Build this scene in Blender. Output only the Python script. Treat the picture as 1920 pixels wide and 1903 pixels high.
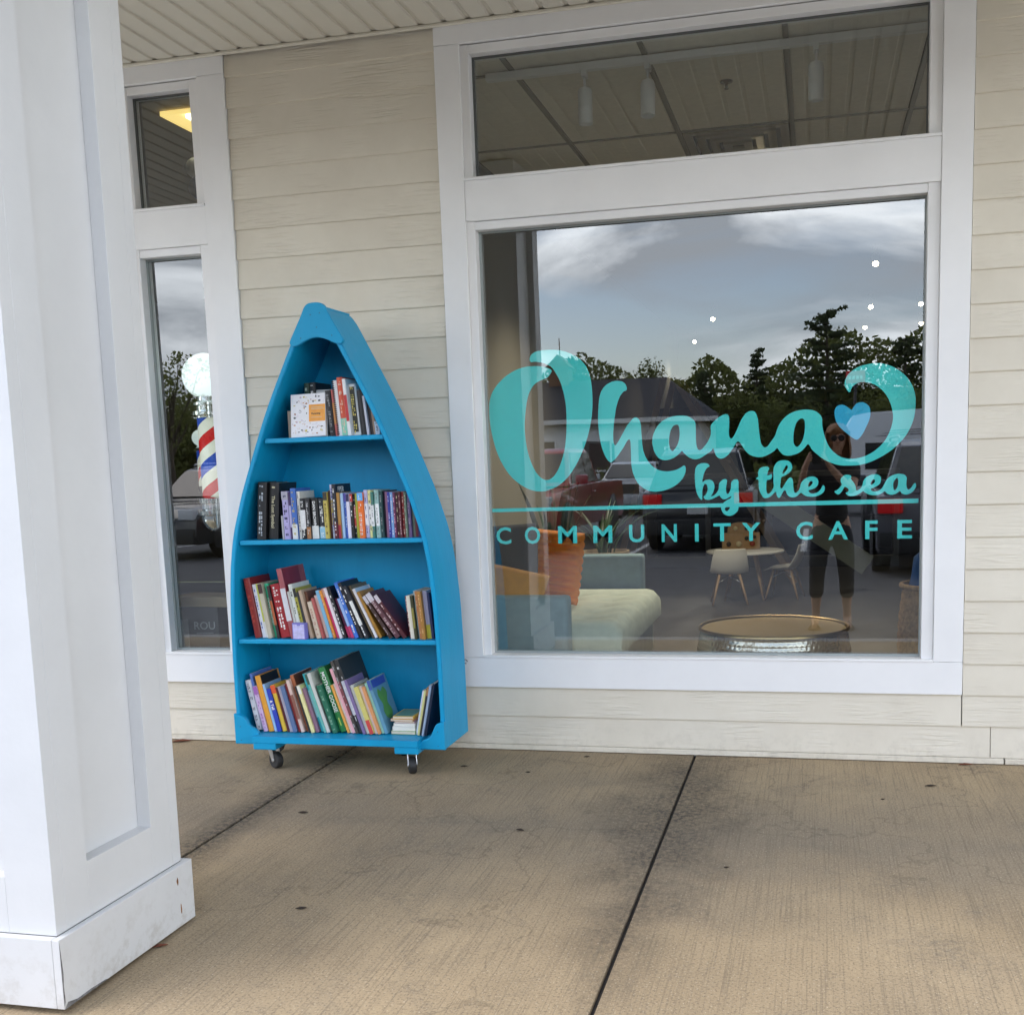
import bpy, bmesh, math, random
from mathutils import Vector, Matrix, noise
R = math.radians
PI = math.pi
random.seed(11)
sc = bpy.context.scene
for _o in list(bpy.data.objects):
    bpy.data.objects.remove(_o)

# ------------------------------------------------------------------ camera
cam_d = bpy.data.cameras.new('camera')
cam = bpy.data.objects.new('camera', cam_d)
sc.collection.objects.link(cam)
cam_d.sensor_width = 36.0
cam_d.lens = 38.89
cam_d.shift_x = -0.0368
cam_d.shift_y = 0.1098
cam_d.clip_start = 0.02
cam_d.clip_end = 2000
_f = Vector((math.sin(-.2387)*math.cos(-.1427), math.cos(-.2387)*math.cos(-.1427), math.sin(-.1427)))
_r0 = Vector((math.cos(-.2387), -math.sin(-.2387), 0)); _u0 = _r0.cross(_f)
_r = _r0*math.cos(-.0324) + _u0*math.sin(-.0324); _u = -_r0*math.sin(-.0324) + _u0*math.cos(-.0324)
cam.matrix_world = Matrix(((_r.x, _u.x, -_f.x, 0.0), (_r.y, _u.y, -_f.y, -4.7), (_r.z, _u.z, -_f.z, 1.2843), (0, 0, 0, 1)))
sc.camera = cam

# ------------------------------------------------------------------ world, sun, exposure
SUN_EL, SUN_AZ = 54.0, 236.0          # azimuth: degrees clockwise from +Y (the sun stands over the car park)
world = bpy.data.worlds.new('World'); sc.world = world; world.use_nodes = True
nt = world.node_tree; nt.nodes.clear()
def wn(t, **kw):
    n = nt.nodes.new(t)
    for k, v in kw.items(): setattr(n, k, v)
    return n
def wl(a, b): nt.links.new(a, b)
wout = wn('ShaderNodeOutputWorld'); wbg = wn('ShaderNodeBackground'); wbg.inputs[1].default_value = 0.135
sky = wn('ShaderNodeTexSky', sky_type='NISHITA', sun_disc=False)
sky.sun_elevation = R(SUN_EL); sky.sun_rotation = R(SUN_AZ); sky.air_density = 1.0; sky.dust_density = 1.0; sky.ozone_density = 1.6
tc = wn('ShaderNodeTexCoord'); sep = wn('ShaderNodeSeparateXYZ'); wl(tc.outputs['Generated'], sep.inputs[0])
cmb = wn('ShaderNodeMapping'); wl(tc.outputs['Generated'], cmb.inputs[0]); cmb.inputs['Scale'].default_value = (1.0, 1.0, 2.3)
mp = wn('ShaderNodeMapping'); wl(cmb.outputs[0], mp.inputs[0]); mp.inputs['Location'].default_value = (2.35, 0.6, 0.0); mp.inputs['Scale'].default_value = (0.62, 0.62, 1)
n1 = wn('ShaderNodeTexNoise'); n1.inputs['Scale'].default_value = 4.2; n1.inputs['Detail'].default_value = 7; n1.inputs['Roughness'].default_value = 0.52; n1.inputs['Distortion'].default_value = 0.4; wl(mp.outputs[0], n1.inputs['Vector'])
n2 = wn('ShaderNodeTexNoise'); n2.inputs['Scale'].default_value = 4.0; n2.inputs['Detail'].default_value = 7; n2.inputs['Roughness'].default_value = 0.55; n2.inputs['Distortion'].default_value = 0.6
mp2 = wn('ShaderNodeMapping'); wl(cmb.outputs[0], mp2.inputs[0]); mp2.inputs['Location'].default_value = (7.7, 3.1, 0); mp2.inputs['Scale'].default_value = (0.8, 0.8, 1); wl(mp2.outputs[0], n2.inputs['Vector'])
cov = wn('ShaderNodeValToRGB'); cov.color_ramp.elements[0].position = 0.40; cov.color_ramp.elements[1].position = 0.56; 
# broken cloud deck, its cover shaped thicker towards the horizon to brighten the wall
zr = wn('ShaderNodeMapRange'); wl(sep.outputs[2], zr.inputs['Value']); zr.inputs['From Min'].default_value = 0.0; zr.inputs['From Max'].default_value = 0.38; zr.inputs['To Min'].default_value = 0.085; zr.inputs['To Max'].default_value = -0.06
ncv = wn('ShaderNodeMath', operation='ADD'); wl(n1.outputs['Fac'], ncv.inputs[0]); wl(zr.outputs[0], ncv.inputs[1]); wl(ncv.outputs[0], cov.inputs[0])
shd = wn('ShaderNodeValToRGB'); wl(n2.outputs['Fac'], shd.inputs[0])
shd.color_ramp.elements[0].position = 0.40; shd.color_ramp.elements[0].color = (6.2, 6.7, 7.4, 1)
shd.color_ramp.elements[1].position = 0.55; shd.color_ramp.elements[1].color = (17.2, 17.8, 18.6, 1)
skt = wn('ShaderNodeMixRGB', blend_type='MULTIPLY'); skt.inputs[0].default_value = 1.0; wl(sky.outputs[0], skt.inputs[1]); skt.inputs[2].default_value = (1.62, 1.50, 1.46, 1)   # gain that brightens and warms the sky in the gaps
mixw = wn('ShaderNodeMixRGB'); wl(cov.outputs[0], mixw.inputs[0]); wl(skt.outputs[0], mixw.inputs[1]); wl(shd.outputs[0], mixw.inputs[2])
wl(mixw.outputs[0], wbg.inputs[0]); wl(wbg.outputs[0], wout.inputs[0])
sun_d = bpy.data.lights.new('sun', 'SUN'); sun_d.energy = 0.6; sun_d.angle = R(30); sun_d.color = (1.0, 0.96, 0.9)
sun = bpy.data.objects.new('sun', sun_d); sc.collection.objects.link(sun)
_sd = Vector((math.sin(R(SUN_AZ))*math.cos(R(SUN_EL)), math.cos(R(SUN_AZ))*math.cos(R(SUN_EL)), math.sin(R(SUN_EL))))
sun.rotation_euler = _sd.to_track_quat('Z', 'Y').to_euler()
sun.location = (-6, -14, 14)
vs = sc.view_settings; vs.view_transform = 'Standard'; vs.look = 'None'; vs.gamma = 1.0; vs.use_curve_mapping = False
vs.exposure = 1.15
sc.cycles.max_bounces = 8; sc.cycles.transparent_max_bounces = 12; sc.cycles.glossy_bounces = 4; sc.cycles.diffuse_bounces = 4
sc.cycles.caustics_reflective = False; sc.cycles.caustics_refractive = False
sc.cycles.sample_clamp_indirect = 6.0

# ------------------------------------------------------------------ helpers
C = sc.collection
def link(o, parent=None):
    C.objects.link(o)
    if parent is not None: o.parent = parent
    return o
def tag(o, label=None, cat=None, group=None, kind=None):
    if label: o['label'] = label
    if cat: o['category'] = cat
    if group: o['group'] = group
    if kind: o['kind'] = kind
    return o
def empty(name, label=None, cat=None, loc=(0, 0, 0), rotz=0.0, group=None):
    o = bpy.data.objects.new(name, None); o.empty_display_size = 0.1
    o.location = loc; o.rotation_euler = (0, 0, rotz); link(o); tag(o, label, cat, group); return o
def put(name, bm, mat, parent=None, smooth=False, angle=None):
    me = bpy.data.meshes.new(name); bm.normal_update(); bm.to_mesh(me); bm.free()
    for m in (mat if isinstance(mat, (list, tuple)) else [mat]): me.materials.append(m)
    if smooth:
        for p in me.polygons: p.use_smooth = True
        if angle is not None:
            me.set_sharp_from_angle(angle=R(angle))
    return link(bpy.data.objects.new(name, me), parent)
def NB(): return bmesh.new()
def box(bm, x0, x1, y0, y1, z0, z1, bev=0.0, seg=1, mi=0, M=None):
    vs_ = [bm.verts.new((x, y, z)) for x in (x0, x1) for y in (y0, y1) for z in (z0, z1)]
    fs = [bm.faces.new([vs_[i] for i in q]) for q in ((0,1,3,2),(4,6,7,5),(0,4,5,1),(2,3,7,6),(0,2,6,4),(1,5,7,3))]
    for f in fs: f.material_index = mi
    allv = vs_
    if bev > 0:
        es = list({e for f in fs for e in f.edges})
        r = bmesh.ops.bevel(bm, geom=es, offset=bev, segments=seg, affect='EDGES', profile=0.6)
        allv = list({v for f in r['faces'] for v in f.verts} | {v for v in vs_ if v.is_valid})
        for f in r['faces']: f.material_index = mi
    if M is not None:
        bmesh.ops.transform(bm, matrix=M, verts=[v for v in allv if v.is_valid])
    return allv
def cyl(bm, p0, p1, r0, r1=None, n=12, cap=True, mi=0):
    p0 = Vector(p0); p1 = Vector(p1); r1 = r0 if r1 is None else r1
    d = (p1-p0).normalized(); a = Vector((0,0,1)) if abs(d.z) < .9 else Vector((1,0,0))
    u = d.cross(a).normalized(); v = d.cross(u)
    A = [bm.verts.new(p0+(u*math.cos(2*PI*i/n)+v*math.sin(2*PI*i/n))*r0) for i in range(n)]
    B = [bm.verts.new(p1+(u*math.cos(2*PI*i/n)+v*math.sin(2*PI*i/n))*r1) for i in range(n)]
    for i in range(n):
        f = bm.faces.new((A[i], B[i], B[(i+1)%n], A[(i+1)%n])); f.material_index = mi; f.smooth = True
    if cap:
        f = bm.faces.new(A); f.material_index = mi; f = bm.faces.new(B[::-1]); f.material_index = mi
def tube(bm, pts, r, n=8, mi=0):
    pts = [Vector(p) for p in pts]; rings = []
    for i, p in enumerate(pts):
        d = (pts[min(i+1, len(pts)-1)]-pts[max(i-1, 0)]).normalized(); a = Vector((0,0,1)) if abs(d.z) < .95 else Vector((1,0,0))
        u = d.cross(a).normalized(); v = d.cross(u); rr = r[i] if isinstance(r, (list, tuple)) else r
        rings.append([bm.verts.new(p+(u*math.cos(2*PI*k/n)+v*math.sin(2*PI*k/n))*rr) for k in range(n)])
    for a, b in zip(rings, rings[1:]):
        for k in range(n):
            f = bm.faces.new((a[k], b[k], b[(k+1)%n], a[(k+1)%n])); f.material_index = mi; f.smooth = True
    bm.faces.new(rings[0]).material_index = mi; bm.faces.new(rings[-1][::-1]).material_index = mi
def lathe(bm, prof, n=24, c=(0,0,0), ax='z', mi=0):
    rings = []
    for r, h in prof:
        ring = []
        for k in range(n):
            a = 2*PI*k/n
            p = (r*math.cos(a), r*math.sin(a), h)
            if ax == 'y': p = (p[0], p[2], p[1])
            if ax == 'x': p = (p[2], p[0], p[1])
            ring.append(bm.verts.new((c[0]+p[0], c[1]+p[1], c[2]+p[2])))
        rings.append(ring)
    for a, b in zip(rings, rings[1:]):
        for k in range(n):
            f = bm.faces.new((a[k], a[(k+1)%n], b[(k+1)%n], b[k])); f.material_index = mi; f.smooth = True
    if prof[0][0] > 1e-4: bm.faces.new(rings[0][::-1]).material_index = mi
    if prof[-1][0] > 1e-4: bm.faces.new(rings[-1]).material_index = mi
def prism(bm, poly, y0, y1, mi=0):
    """poly: (x, z) outline, extruded along Y"""
    A = [bm.verts.new((x, y0, z)) for x, z in poly]; B = [bm.verts.new((x, y1, z)) for x, z in poly]
    n = len(poly)
    fs = [bm.faces.new(A), bm.faces.new(B[::-1])]
    for i in range(n): fs.append(bm.faces.new((A[i], B[i], B[(i+1)%n], A[(i+1)%n])))
    for f in fs: f.material_index = mi
    return A, B
def fixn(bm): bmesh.ops.recalc_face_normals(bm, faces=bm.faces)
def copy_tree(o, parent=None):
    c = o.copy(); C.objects.link(c); c.parent = parent
    for ch in list(o.children): copy_tree(ch, c)
    return c
def catmull(pts, sub=4, closed=True):
    out = []; n = len(pts)
    for i in range(n if closed else n-1):
        p0, p1, p2, p3 = (pts[(i+j-1) % n] if closed else pts[min(max(i+j-1, 0), n-1)] for j in range(4))
        for s in range(sub):
            t = s/sub
            out.append(tuple(0.5*((2*p1[k])+(-p0[k]+p2[k])*t+(2*p0[k]-5*p1[k]+4*p2[k]-p3[k])*t*t+(-p0[k]+3*p1[k]-3*p2[k]+p3[k])*t**3) for k in range(len(p1))))
    if not closed: out.append(tuple(pts[-1]))
    return out

# ------------------------------------------------------------------ materials
MATS = {}
def mat(name, col, rough=0.6, metal=0.0, spec=0.5, var=0.0, vscale=6.0, bump=0.0, bscale=60.0, bdet=4, emit=None, estr=0.0, coat=0.0, stretch=None, rand=False, col2=None, alpha=None, trans=0.0):
    if name in MATS: return MATS[name]
    m = bpy.data.materials.new(name); m.use_nodes = True; t = m.node_tree; b = t.nodes['Principled BSDF']
    b.inputs['Base Color'].default_value = (*col, 1); b.inputs['Roughness'].default_value = rough; b.inputs['Metallic'].default_value = metal
    b.inputs['Specular IOR Level'].default_value = spec
    if coat: b.inputs['Coat Weight'].default_value = coat; b.inputs['Coat Roughness'].default_value = 0.05
    if trans: b.inputs['Subsurface Weight'].default_value = 0
    if emit: b.inputs['Emission Color'].default_value = (*emit, 1); b.inputs['Emission Strength'].default_value = estr
    if var or bump:
        tcn = t.nodes.new('ShaderNodeTexCoord'); vec = tcn.outputs['Object']
        if rand:
            oi = t.nodes.new('ShaderNodeObjectInfo'); ad = t.nodes.new('ShaderNodeVectorMath'); ad.operation = 'ADD'
            sc_ = t.nodes.new('ShaderNodeVectorMath'); sc_.operation = 'SCALE'; t.links.new(oi.outputs['Random'], sc_.inputs[0]); sc_.inputs['Scale'].default_value = 37.0
            t.links.new(vec, ad.inputs[0]); t.links.new(sc_.outputs[0], ad.inputs[1]); vec = ad.outputs[0]
        if stretch:
            mpn = t.nodes.new('ShaderNodeMapping'); mpn.inputs['Scale'].default_value = stretch; t.links.new(vec, mpn.inputs[0]); vec = mpn.outputs[0]
        if var:
            nn = t.nodes.new('ShaderNodeTexNoise'); nn.inputs['Scale'].default_value = vscale; nn.inputs['Detail'].default_value = 6; nn.inputs['Roughness'].default_value = .6; t.links.new(vec, nn.inputs['Vector'])
            rp = t.nodes.new('ShaderNodeValToRGB'); rp.color_ramp.elements[0].position = .3; rp.color_ramp.elements[1].position = .7
            c2 = col2 or tuple(max(0, c*(1-var)) for c in col)
            rp.color_ramp.elements[0].color = (*c2, 1); rp.color_ramp.elements[1].color = (*[min(1, c*(1+var*.4)) for c in col], 1)
            t.links.new(nn.outputs['Fac'], rp.inputs[0]); t.links.new(rp.outputs[0], b.inputs['Base Color'])
        if bump:
            nb = t.nodes.new('ShaderNodeTexNoise'); nb.inputs['Scale'].default_value = bscale; nb.inputs['Detail'].default_value = bdet; t.links.new(vec, nb.inputs['Vector'])
            bp = t.nodes.new('ShaderNodeBump'); bp.inputs['Strength'].default_value = bump; bp.inputs['Distance'].default_value = 0.004
            t.links.new(nb.outputs['Fac'], bp.inputs['Height']); t.links.new(bp.outputs[0], b.inputs['Normal'])
    MATS[name] = m; return m
def leafmat(name, col, var=.45, vscale=2.0):
    m = mat(name, col, .7, var=var, vscale=vscale); t = m.node_tree; b = t.nodes['Principled BSDF']; out = t.nodes['Material Output']
    tr = t.nodes.new('ShaderNodeBsdfTranslucent'); mx = t.nodes.new('ShaderNodeMixShader'); mx.inputs[0].default_value = .45
    src = b.inputs['Base Color'].links[0].from_socket; t.links.new(src, tr.inputs[0]); t.links.new(b.outputs[0], mx.inputs[1]); t.links.new(tr.outputs[0], mx.inputs[2]); t.links.new(mx.outputs[0], out.inputs['Surface']); return m
def lin(h):
    h = h.lstrip('#'); return tuple(((int(h[i:i+2], 16)/255+.055)/1.055)**2.4 if int(h[i:i+2], 16) > 10 else int(h[i:i+2], 16)/255/12.92 for i in (0, 2, 4))

M_white = mat('white_trim_paint', (.81, .80, .785), .45, var=.05, vscale=3, bump=.05, bscale=90)
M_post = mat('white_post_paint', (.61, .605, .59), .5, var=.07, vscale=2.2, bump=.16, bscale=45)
M_black = mat('black_plastic', (.012, .012, .013), .45)
M_rubber = mat('black_rubber', (.015, .015, .015), .6)
M_steel = mat('zinc_steel', (.62, .63, .65), .32, metal=1.0)
M_chrome = mat('chrome', (.75, .77, .78), .12, metal=1.0)
M_dark = mat('dark_gap', (.02, .019, .018), .9)

def splash(m, top=.16, amt=.55, colr_=(.34, .30, .24)):
    # rain-splash dirt, thickest at the foot
    t = m.node_tree; b = t.nodes['Principled BSDF']; src = b.inputs['Base Color'].links[0].from_socket
    g = t.nodes.new('ShaderNodeNewGeometry'); s = t.nodes.new('ShaderNodeSeparateXYZ'); t.links.new(g.outputs['Position'], s.inputs[0])
    r = t.nodes.new('ShaderNodeMapRange'); t.links.new(s.outputs[2], r.inputs['Value']); r.inputs['From Min'].default_value = .0; r.inputs['From Max'].default_value = top; r.inputs['To Min'].default_value = 1; r.inputs['To Max'].default_value = 0
    n = t.nodes.new('ShaderNodeTexNoise'); n.inputs['Scale'].default_value = 26; n.inputs['Detail'].default_value = 7; n.inputs['Roughness'].default_value = .7; t.links.new(g.outputs['Position'], n.inputs['Vector'])
    k = t.nodes.new('ShaderNodeMapRange'); t.links.new(n.outputs['Fac'], k.inputs['Value']); k.inputs['From Min'].default_value = .48; k.inputs['From Max'].default_value = .68
    m1 = t.nodes.new('ShaderNodeMath'); m1.operation = 'MULTIPLY'; t.links.new(r.outputs[0], m1.inputs[0]); t.links.new(k.outputs[0], m1.inputs[1])
    m2 = t.nodes.new('ShaderNodeMath'); m2.operation = 'MULTIPLY'; t.links.new(m1.outputs[0], m2.inputs[0]); m2.inputs[1].default_value = amt
    x = t.nodes.new('ShaderNodeMixRGB'); t.links.new(m2.outputs[0], x.inputs[0]); t.links.new(src, x.inputs[1]); x.inputs[2].default_value = (*colr_, 1); t.links.new(x.outputs[0], b.inputs['Base Color'])
splash(M_post, .20, .5)
def siding_material():
    m = bpy.data.materials.new('cream_siding'); m.use_nodes = True; t = m.node_tree; b = t.nodes['Principled BSDF']; b.inputs['Roughness'].default_value = .62; b.inputs['Specular IOR Level'].default_value = .3
    tcn = t.nodes.new('ShaderNodeTexCoord'); oi = t.nodes.new('ShaderNodeObjectInfo')
    cb = t.nodes.new('ShaderNodeCombineXYZ'); ml = t.nodes.new('ShaderNodeMath'); ml.operation = 'MULTIPLY'; t.links.new(oi.outputs['Random'], ml.inputs[0]); ml.inputs[1].default_value = 53
    t.links.new(ml.outputs[0], cb.inputs[0]); t.links.new(ml.outputs[0], cb.inputs[1])
    ad = t.nodes.new('ShaderNodeVectorMath'); ad.operation = 'ADD'; t.links.new(tcn.outputs['Object'], ad.inputs[0]); t.links.new(cb.outputs[0], ad.inputs[1])
    # embossed wood grain: stretched, warped waves
    mpn = t.nodes.new('ShaderNodeMapping'); mpn.inputs['Scale'].default_value = (1.6, 1.0, 22); t.links.new(ad.outputs[0], mpn.inputs[0])
    nz = t.nodes.new('ShaderNodeTexNoise'); nz.inputs['Scale'].default_value = 1.3; nz.inputs['Detail'].default_value = 3; t.links.new(mpn.outputs[0], nz.inputs['Vector'])
    wv = t.nodes.new('ShaderNodeMath'); wv.operation = 'MULTIPLY'; t.links.new(nz.outputs['Fac'], wv.inputs[0]); wv.inputs[1].default_value = 34
    sn = t.nodes.new('ShaderNodeMath'); sn.operation = 'SINE'; t.links.new(wv.outputs[0], sn.inputs[0])
    msk = t.nodes.new('ShaderNodeTexNoise'); msk.inputs['Scale'].default_value = 5; msk.inputs['Detail'].default_value = 3; t.links.new(ad.outputs[0], msk.inputs['Vector'])
    mr = t.nodes.new('ShaderNodeMapRange'); mr.inputs['From Min'].default_value = .45; mr.inputs['From Max'].default_value = .62; t.links.new(msk.outputs['Fac'], mr.inputs['Value'])
    mm = t.nodes.new('ShaderNodeMath'); mm.operation = 'MULTIPLY'; t.links.new(sn.outputs[0], mm.inputs[0]); t.links.new(mr.outputs[0], mm.inputs[1])
    bp = t.nodes.new('ShaderNodeBump'); bp.inputs['Strength'].default_value = .55; bp.inputs['Distance'].default_value = .0016; t.links.new(mm.outputs[0], bp.inputs['Height']); t.links.new(bp.outputs[0], b.inputs['Normal'])
    cn = t.nodes.new('ShaderNodeTexNoise'); cn.inputs['Scale'].default_value = 3; cn.inputs['Detail'].default_value = 8; cn.inputs['Roughness'].default_value = .65; t.links.new(ad.outputs[0], cn.inputs['Vector'])
    rp = t.nodes.new('ShaderNodeValToRGB'); rp.color_ramp.elements[0].position = .3; rp.color_ramp.elements[0].color = (.635, .58, .475, 1); rp.color_ramp.elements[1].position = .7; rp.color_ramp.elements[1].color = (.71, .655, .545, 1)
    t.links.new(cn.outputs['Fac'], rp.inputs[0]); t.links.new(rp.outputs[0], b.inputs['Base Color'])
    return m
M_siding = siding_material(); splash(M_siding, .14, .35)

def concrete_material():
    m = bpy.data.materials.new('broom_finished_concrete'); m.use_nodes = True; t = m.node_tree; b = t.nodes['Principled BSDF']; b.inputs['Roughness'].default_value = .82; b.inputs['Specular IOR Level'].default_value = .25
    geo = t.nodes.new('ShaderNodeNewGeometry'); P = geo.outputs['Position']
    def noise_(scale, det=6, rough=.6, vec=P, dist=0):
        n = t.nodes.new('ShaderNodeTexNoise'); n.inputs['Scale'].default_value = scale; n.inputs['Detail'].default_value = det; n.inputs['Roughness'].default_value = rough; n.inputs['Distortion'].default_value = dist; t.links.new(vec, n.inputs['Vector']); return n.outputs['Fac']
    def ramp(f, p0, p1, c0=(0,0,0,1), c1=(1,1,1,1)):
        r = t.nodes.new('ShaderNodeValToRGB'); r.color_ramp.elements[0].position = p0; r.color_ramp.elements[1].position = p1; r.color_ramp.elements[0].color = c0; r.color_ramp.elements[1].color = c1; t.links.new(f, r.inputs[0]); return r.outputs[0]
    def mix(f, a, c, mode='MIX'):
        x = t.nodes.new('ShaderNodeMixRGB'); x.blend_type = mode
        for i, v in ((0, f), (1, a), (2, c)):
            if isinstance(v, (int, float)): x.inputs[i].default_value = v
            elif isinstance(v, tuple): x.inputs[i].default_value = v
            else: t.links.new(v, x.inputs[i])
        return x.outputs[0]
    def math_(op, a, c=None):
        x = t.nodes.new('ShaderNodeMath'); x.operation = op
        for i, v in ((0, a), (1, c)):
            if v is None: continue
            if isinstance(v, (int, float)): x.inputs[i].default_value = v
            else: t.links.new(v, x.inputs[i])
        return x.outputs[0]
    base = ramp(noise_(1.1, 8, .62), .32, .68, (.295, .222, .135, 1), (.465, .352, .212, 1))
    grey = ramp(noise_(.9, 5, .6, dist=.8), .44, .64)
    sx = t.nodes.new('ShaderNodeSeparateXYZ'); t.links.new(P, sx.inputs[0])
    path = ramp(math_('ADD', math_('MULTIPLY', math_('ABSOLUTE', math_('ADD', sx.outputs[1], 1.05)), .55), math_('MULTIPLY', noise_(1.4, 6, .65), .9)), .42, .86, (1,1,1,1), (0,0,0,1))
    base = mix(math_('MULTIPLY', path, .62), base, (.200, .172, .134, 1))
    base = mix(math_('MULTIPLY', grey, .30), base, (.235, .195, .142, 1))
    # dirt held in the joints and worn blotches beside them
    d1 = math_('ABSOLUTE', math_('ADD', sx.outputs[0], .51)); d2 = math_('ABSOLUTE', math_('ADD', sx.outputs[0], 2.083))
    wob = math_('MULTIPLY', math_('SUBTRACT', noise_(4.5, 5), .5), .42)
    b1 = ramp(math_('ADD', math_('ADD', d1, wob), math_('MULTIPLY', math_('ABSOLUTE', math_('ADD', sx.outputs[1], .75)), .17)), .06, .36, (.95,.95,.95,1), (0,0,0,1))
    b2 = ramp(math_('ADD', d2, math_('MULTIPLY', wob, .35)), .01, .15, (1,1,1,1), (0,0,0,1))
    brk = ramp(noise_(48, 7, .78), .42, .57)
    # blotchy grey wear
    wear = ramp(noise_(2.3, 7, .7, dist=1.2), .52, .70)
    base = mix(math_('MULTIPLY', math_('MULTIPLY', wear, brk), .6), base, (.13, .115, .095, 1))
    # aggregate speckle
    spk = ramp(noise_(130, 4, .7), .36, .5)
    base = mix(math_('MULTIPLY', math_('SUBTRACT', 1, spk), .62), base, (.13, .10, .07, 1))
    spw = ramp(noise_(170, 2, .5), .62, .70)
    base = mix(math_('MULTIPLY', spw, .45), base, (.68, .60, .46, 1))
    # broom lines, running away from the wall
    mpn = t.nodes.new('ShaderNodeMapping'); mpn.inputs['Scale'].default_value = (150, 2.2, 1); t.links.new(P, mpn.inputs[0])
    lines = noise_(1.0, 4, .65, vec=mpn.outputs[0])
    ls = ramp(lines, .34, .5)
    base = mix(math_('MULTIPLY', math_('SUBTRACT', 1, ls), .42), base, (.13, .105, .075, 1))
    # fine cracks
    vo = t.nodes.new('ShaderNodeTexVoronoi'); vo.feature = 'DISTANCE_TO_EDGE'; vo.inputs['Scale'].default_value = .55
    wv = t.nodes.new('ShaderNodeVectorMath'); wv.operation = 'ADD'; nv = t.nodes.new('ShaderNodeTexNoise'); nv.inputs['Scale'].default_value = 3; nv.inputs['Detail'].default_value = 5; t.links.new(P, nv.inputs['Vector'])
    t.links.new(P, wv.inputs[0]); t.links.new(nv.outputs['Color'], wv.inputs[1]); t.links.new(wv.outputs[0], vo.inputs['Vector'])
    cr = ramp(vo.outputs['Distance'], .0, .006, (1,1,1,1), (0,0,0,1))
    base = mix(math_('MULTIPLY', cr, .30), base, (.05, .04, .03, 1))
    base = mix(math_('MULTIPLY', math_('MULTIPLY', b1, .95), math_('ADD', math_('MULTIPLY', brk, .62), .30)), base, (.045, .039, .034, 1))
    base = mix(math_('MULTIPLY', math_('MULTIPLY', b2, .9), math_('ADD', math_('MULTIPLY', brk, .65), .30)), base, (.042, .037, .032, 1))
    t.links.new(base, b.inputs['Base Color'])
    bp = t.nodes.new('ShaderNodeBump'); bp.inputs['Strength'].default_value = .55; bp.inputs['Distance'].default_value = .0022
    hh = math_('ADD', math_('MULTIPLY', lines, .9), math_('MULTIPLY', noise_(240, 3), .5))
    t.links.new(hh, bp.inputs['Height']); t.links.new(bp.outputs[0], b.inputs['Normal'])
    return m
M_conc = concrete_material()

def glass_material(name, r0=.16, tint=(.95, .97, .96)):
    m = bpy.data.materials.new(name); m.use_nodes = True; t = m.node_tree; t.nodes.clear()
    out = t.nodes.new('ShaderNodeOutputMaterial'); mx = t.nodes.new('ShaderNodeMixShader'); tr = t.nodes.new('ShaderNodeBsdfTransparent'); gl = t.nodes.new('ShaderNodeBsdfGlossy')
    tr.inputs[0].default_value = (*tint, 1); gl.inputs['Roughness'].default_value = 0.0; gl.inputs[0].default_value = (.97, .99, 1, 1)
    g = t.nodes.new('ShaderNodeNewGeometry'); dt = t.nodes.new('ShaderNodeVectorMath'); dt.operation = 'DOT_PRODUCT'; t.links.new(g.outputs['Incoming'], dt.inputs[0]); t.links.new(g.outputs['True Normal'], dt.inputs[1])
    ab = t.nodes.new('ShaderNodeMath'); ab.operation = 'ABSOLUTE'; t.links.new(dt.outputs['Value'], ab.inputs[0])
    om = t.nodes.new('ShaderNodeMath'); om.operation = 'SUBTRACT'; om.inputs[0].default_value = 1; t.links.new(ab.outputs[0], om.inputs[1])
    pw = t.nodes.new('ShaderNodeMath'); pw.operation = 'POWER'; t.links.new(om.outputs[0], pw.inputs[0]); pw.inputs[1].default_value = 5
    ma = t.nodes.new('ShaderNodeMath'); ma.operation = 'MULTIPLY_ADD'; t.links.new(pw.outputs[0], ma.inputs[0]); ma.inputs[1].default_value = 1-r0; ma.inputs[2].default_value = r0
    t.links.new(ma.outputs[0], mx.inputs[0]); t.links.new(tr.outputs[0], mx.inputs[1]); t.links.new(gl.outputs[0], mx.inputs[2]); t.links.new(mx.outputs[0], out.inputs[0])
    nz = t.nodes.new('ShaderNodeTexNoise'); nz.inputs['Scale'].default_value = 1.6; nz.inputs['Detail'].default_value = 1; tcn = t.nodes.new('ShaderNodeTexCoord'); t.links.new(tcn.outputs['Object'], nz.inputs['Vector'])
    bp = t.nodes.new('ShaderNodeBump'); bp.inputs['Strength'].default_value = .05; bp.inputs['Distance'].default_value = .01; t.links.new(nz.outputs['Fac'], bp.inputs['Height']); t.links.new(bp.outputs[0], gl.inputs['Normal'])
    return m
M_glass = glass_material('window_glass')
M_clear = bpy.data.materials.new('glass_edge'); M_clear.use_nodes = True
_t = M_clear.node_tree; _t.nodes.clear(); _o = _t.nodes.new('ShaderNodeOutputMaterial'); _b = _t.nodes.new('ShaderNodeBsdfTransparent'); _b.inputs[0].default_value = (.97, .99, .98, 1); _t.links.new(_b.outputs[0], _o.inputs[0])

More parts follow.
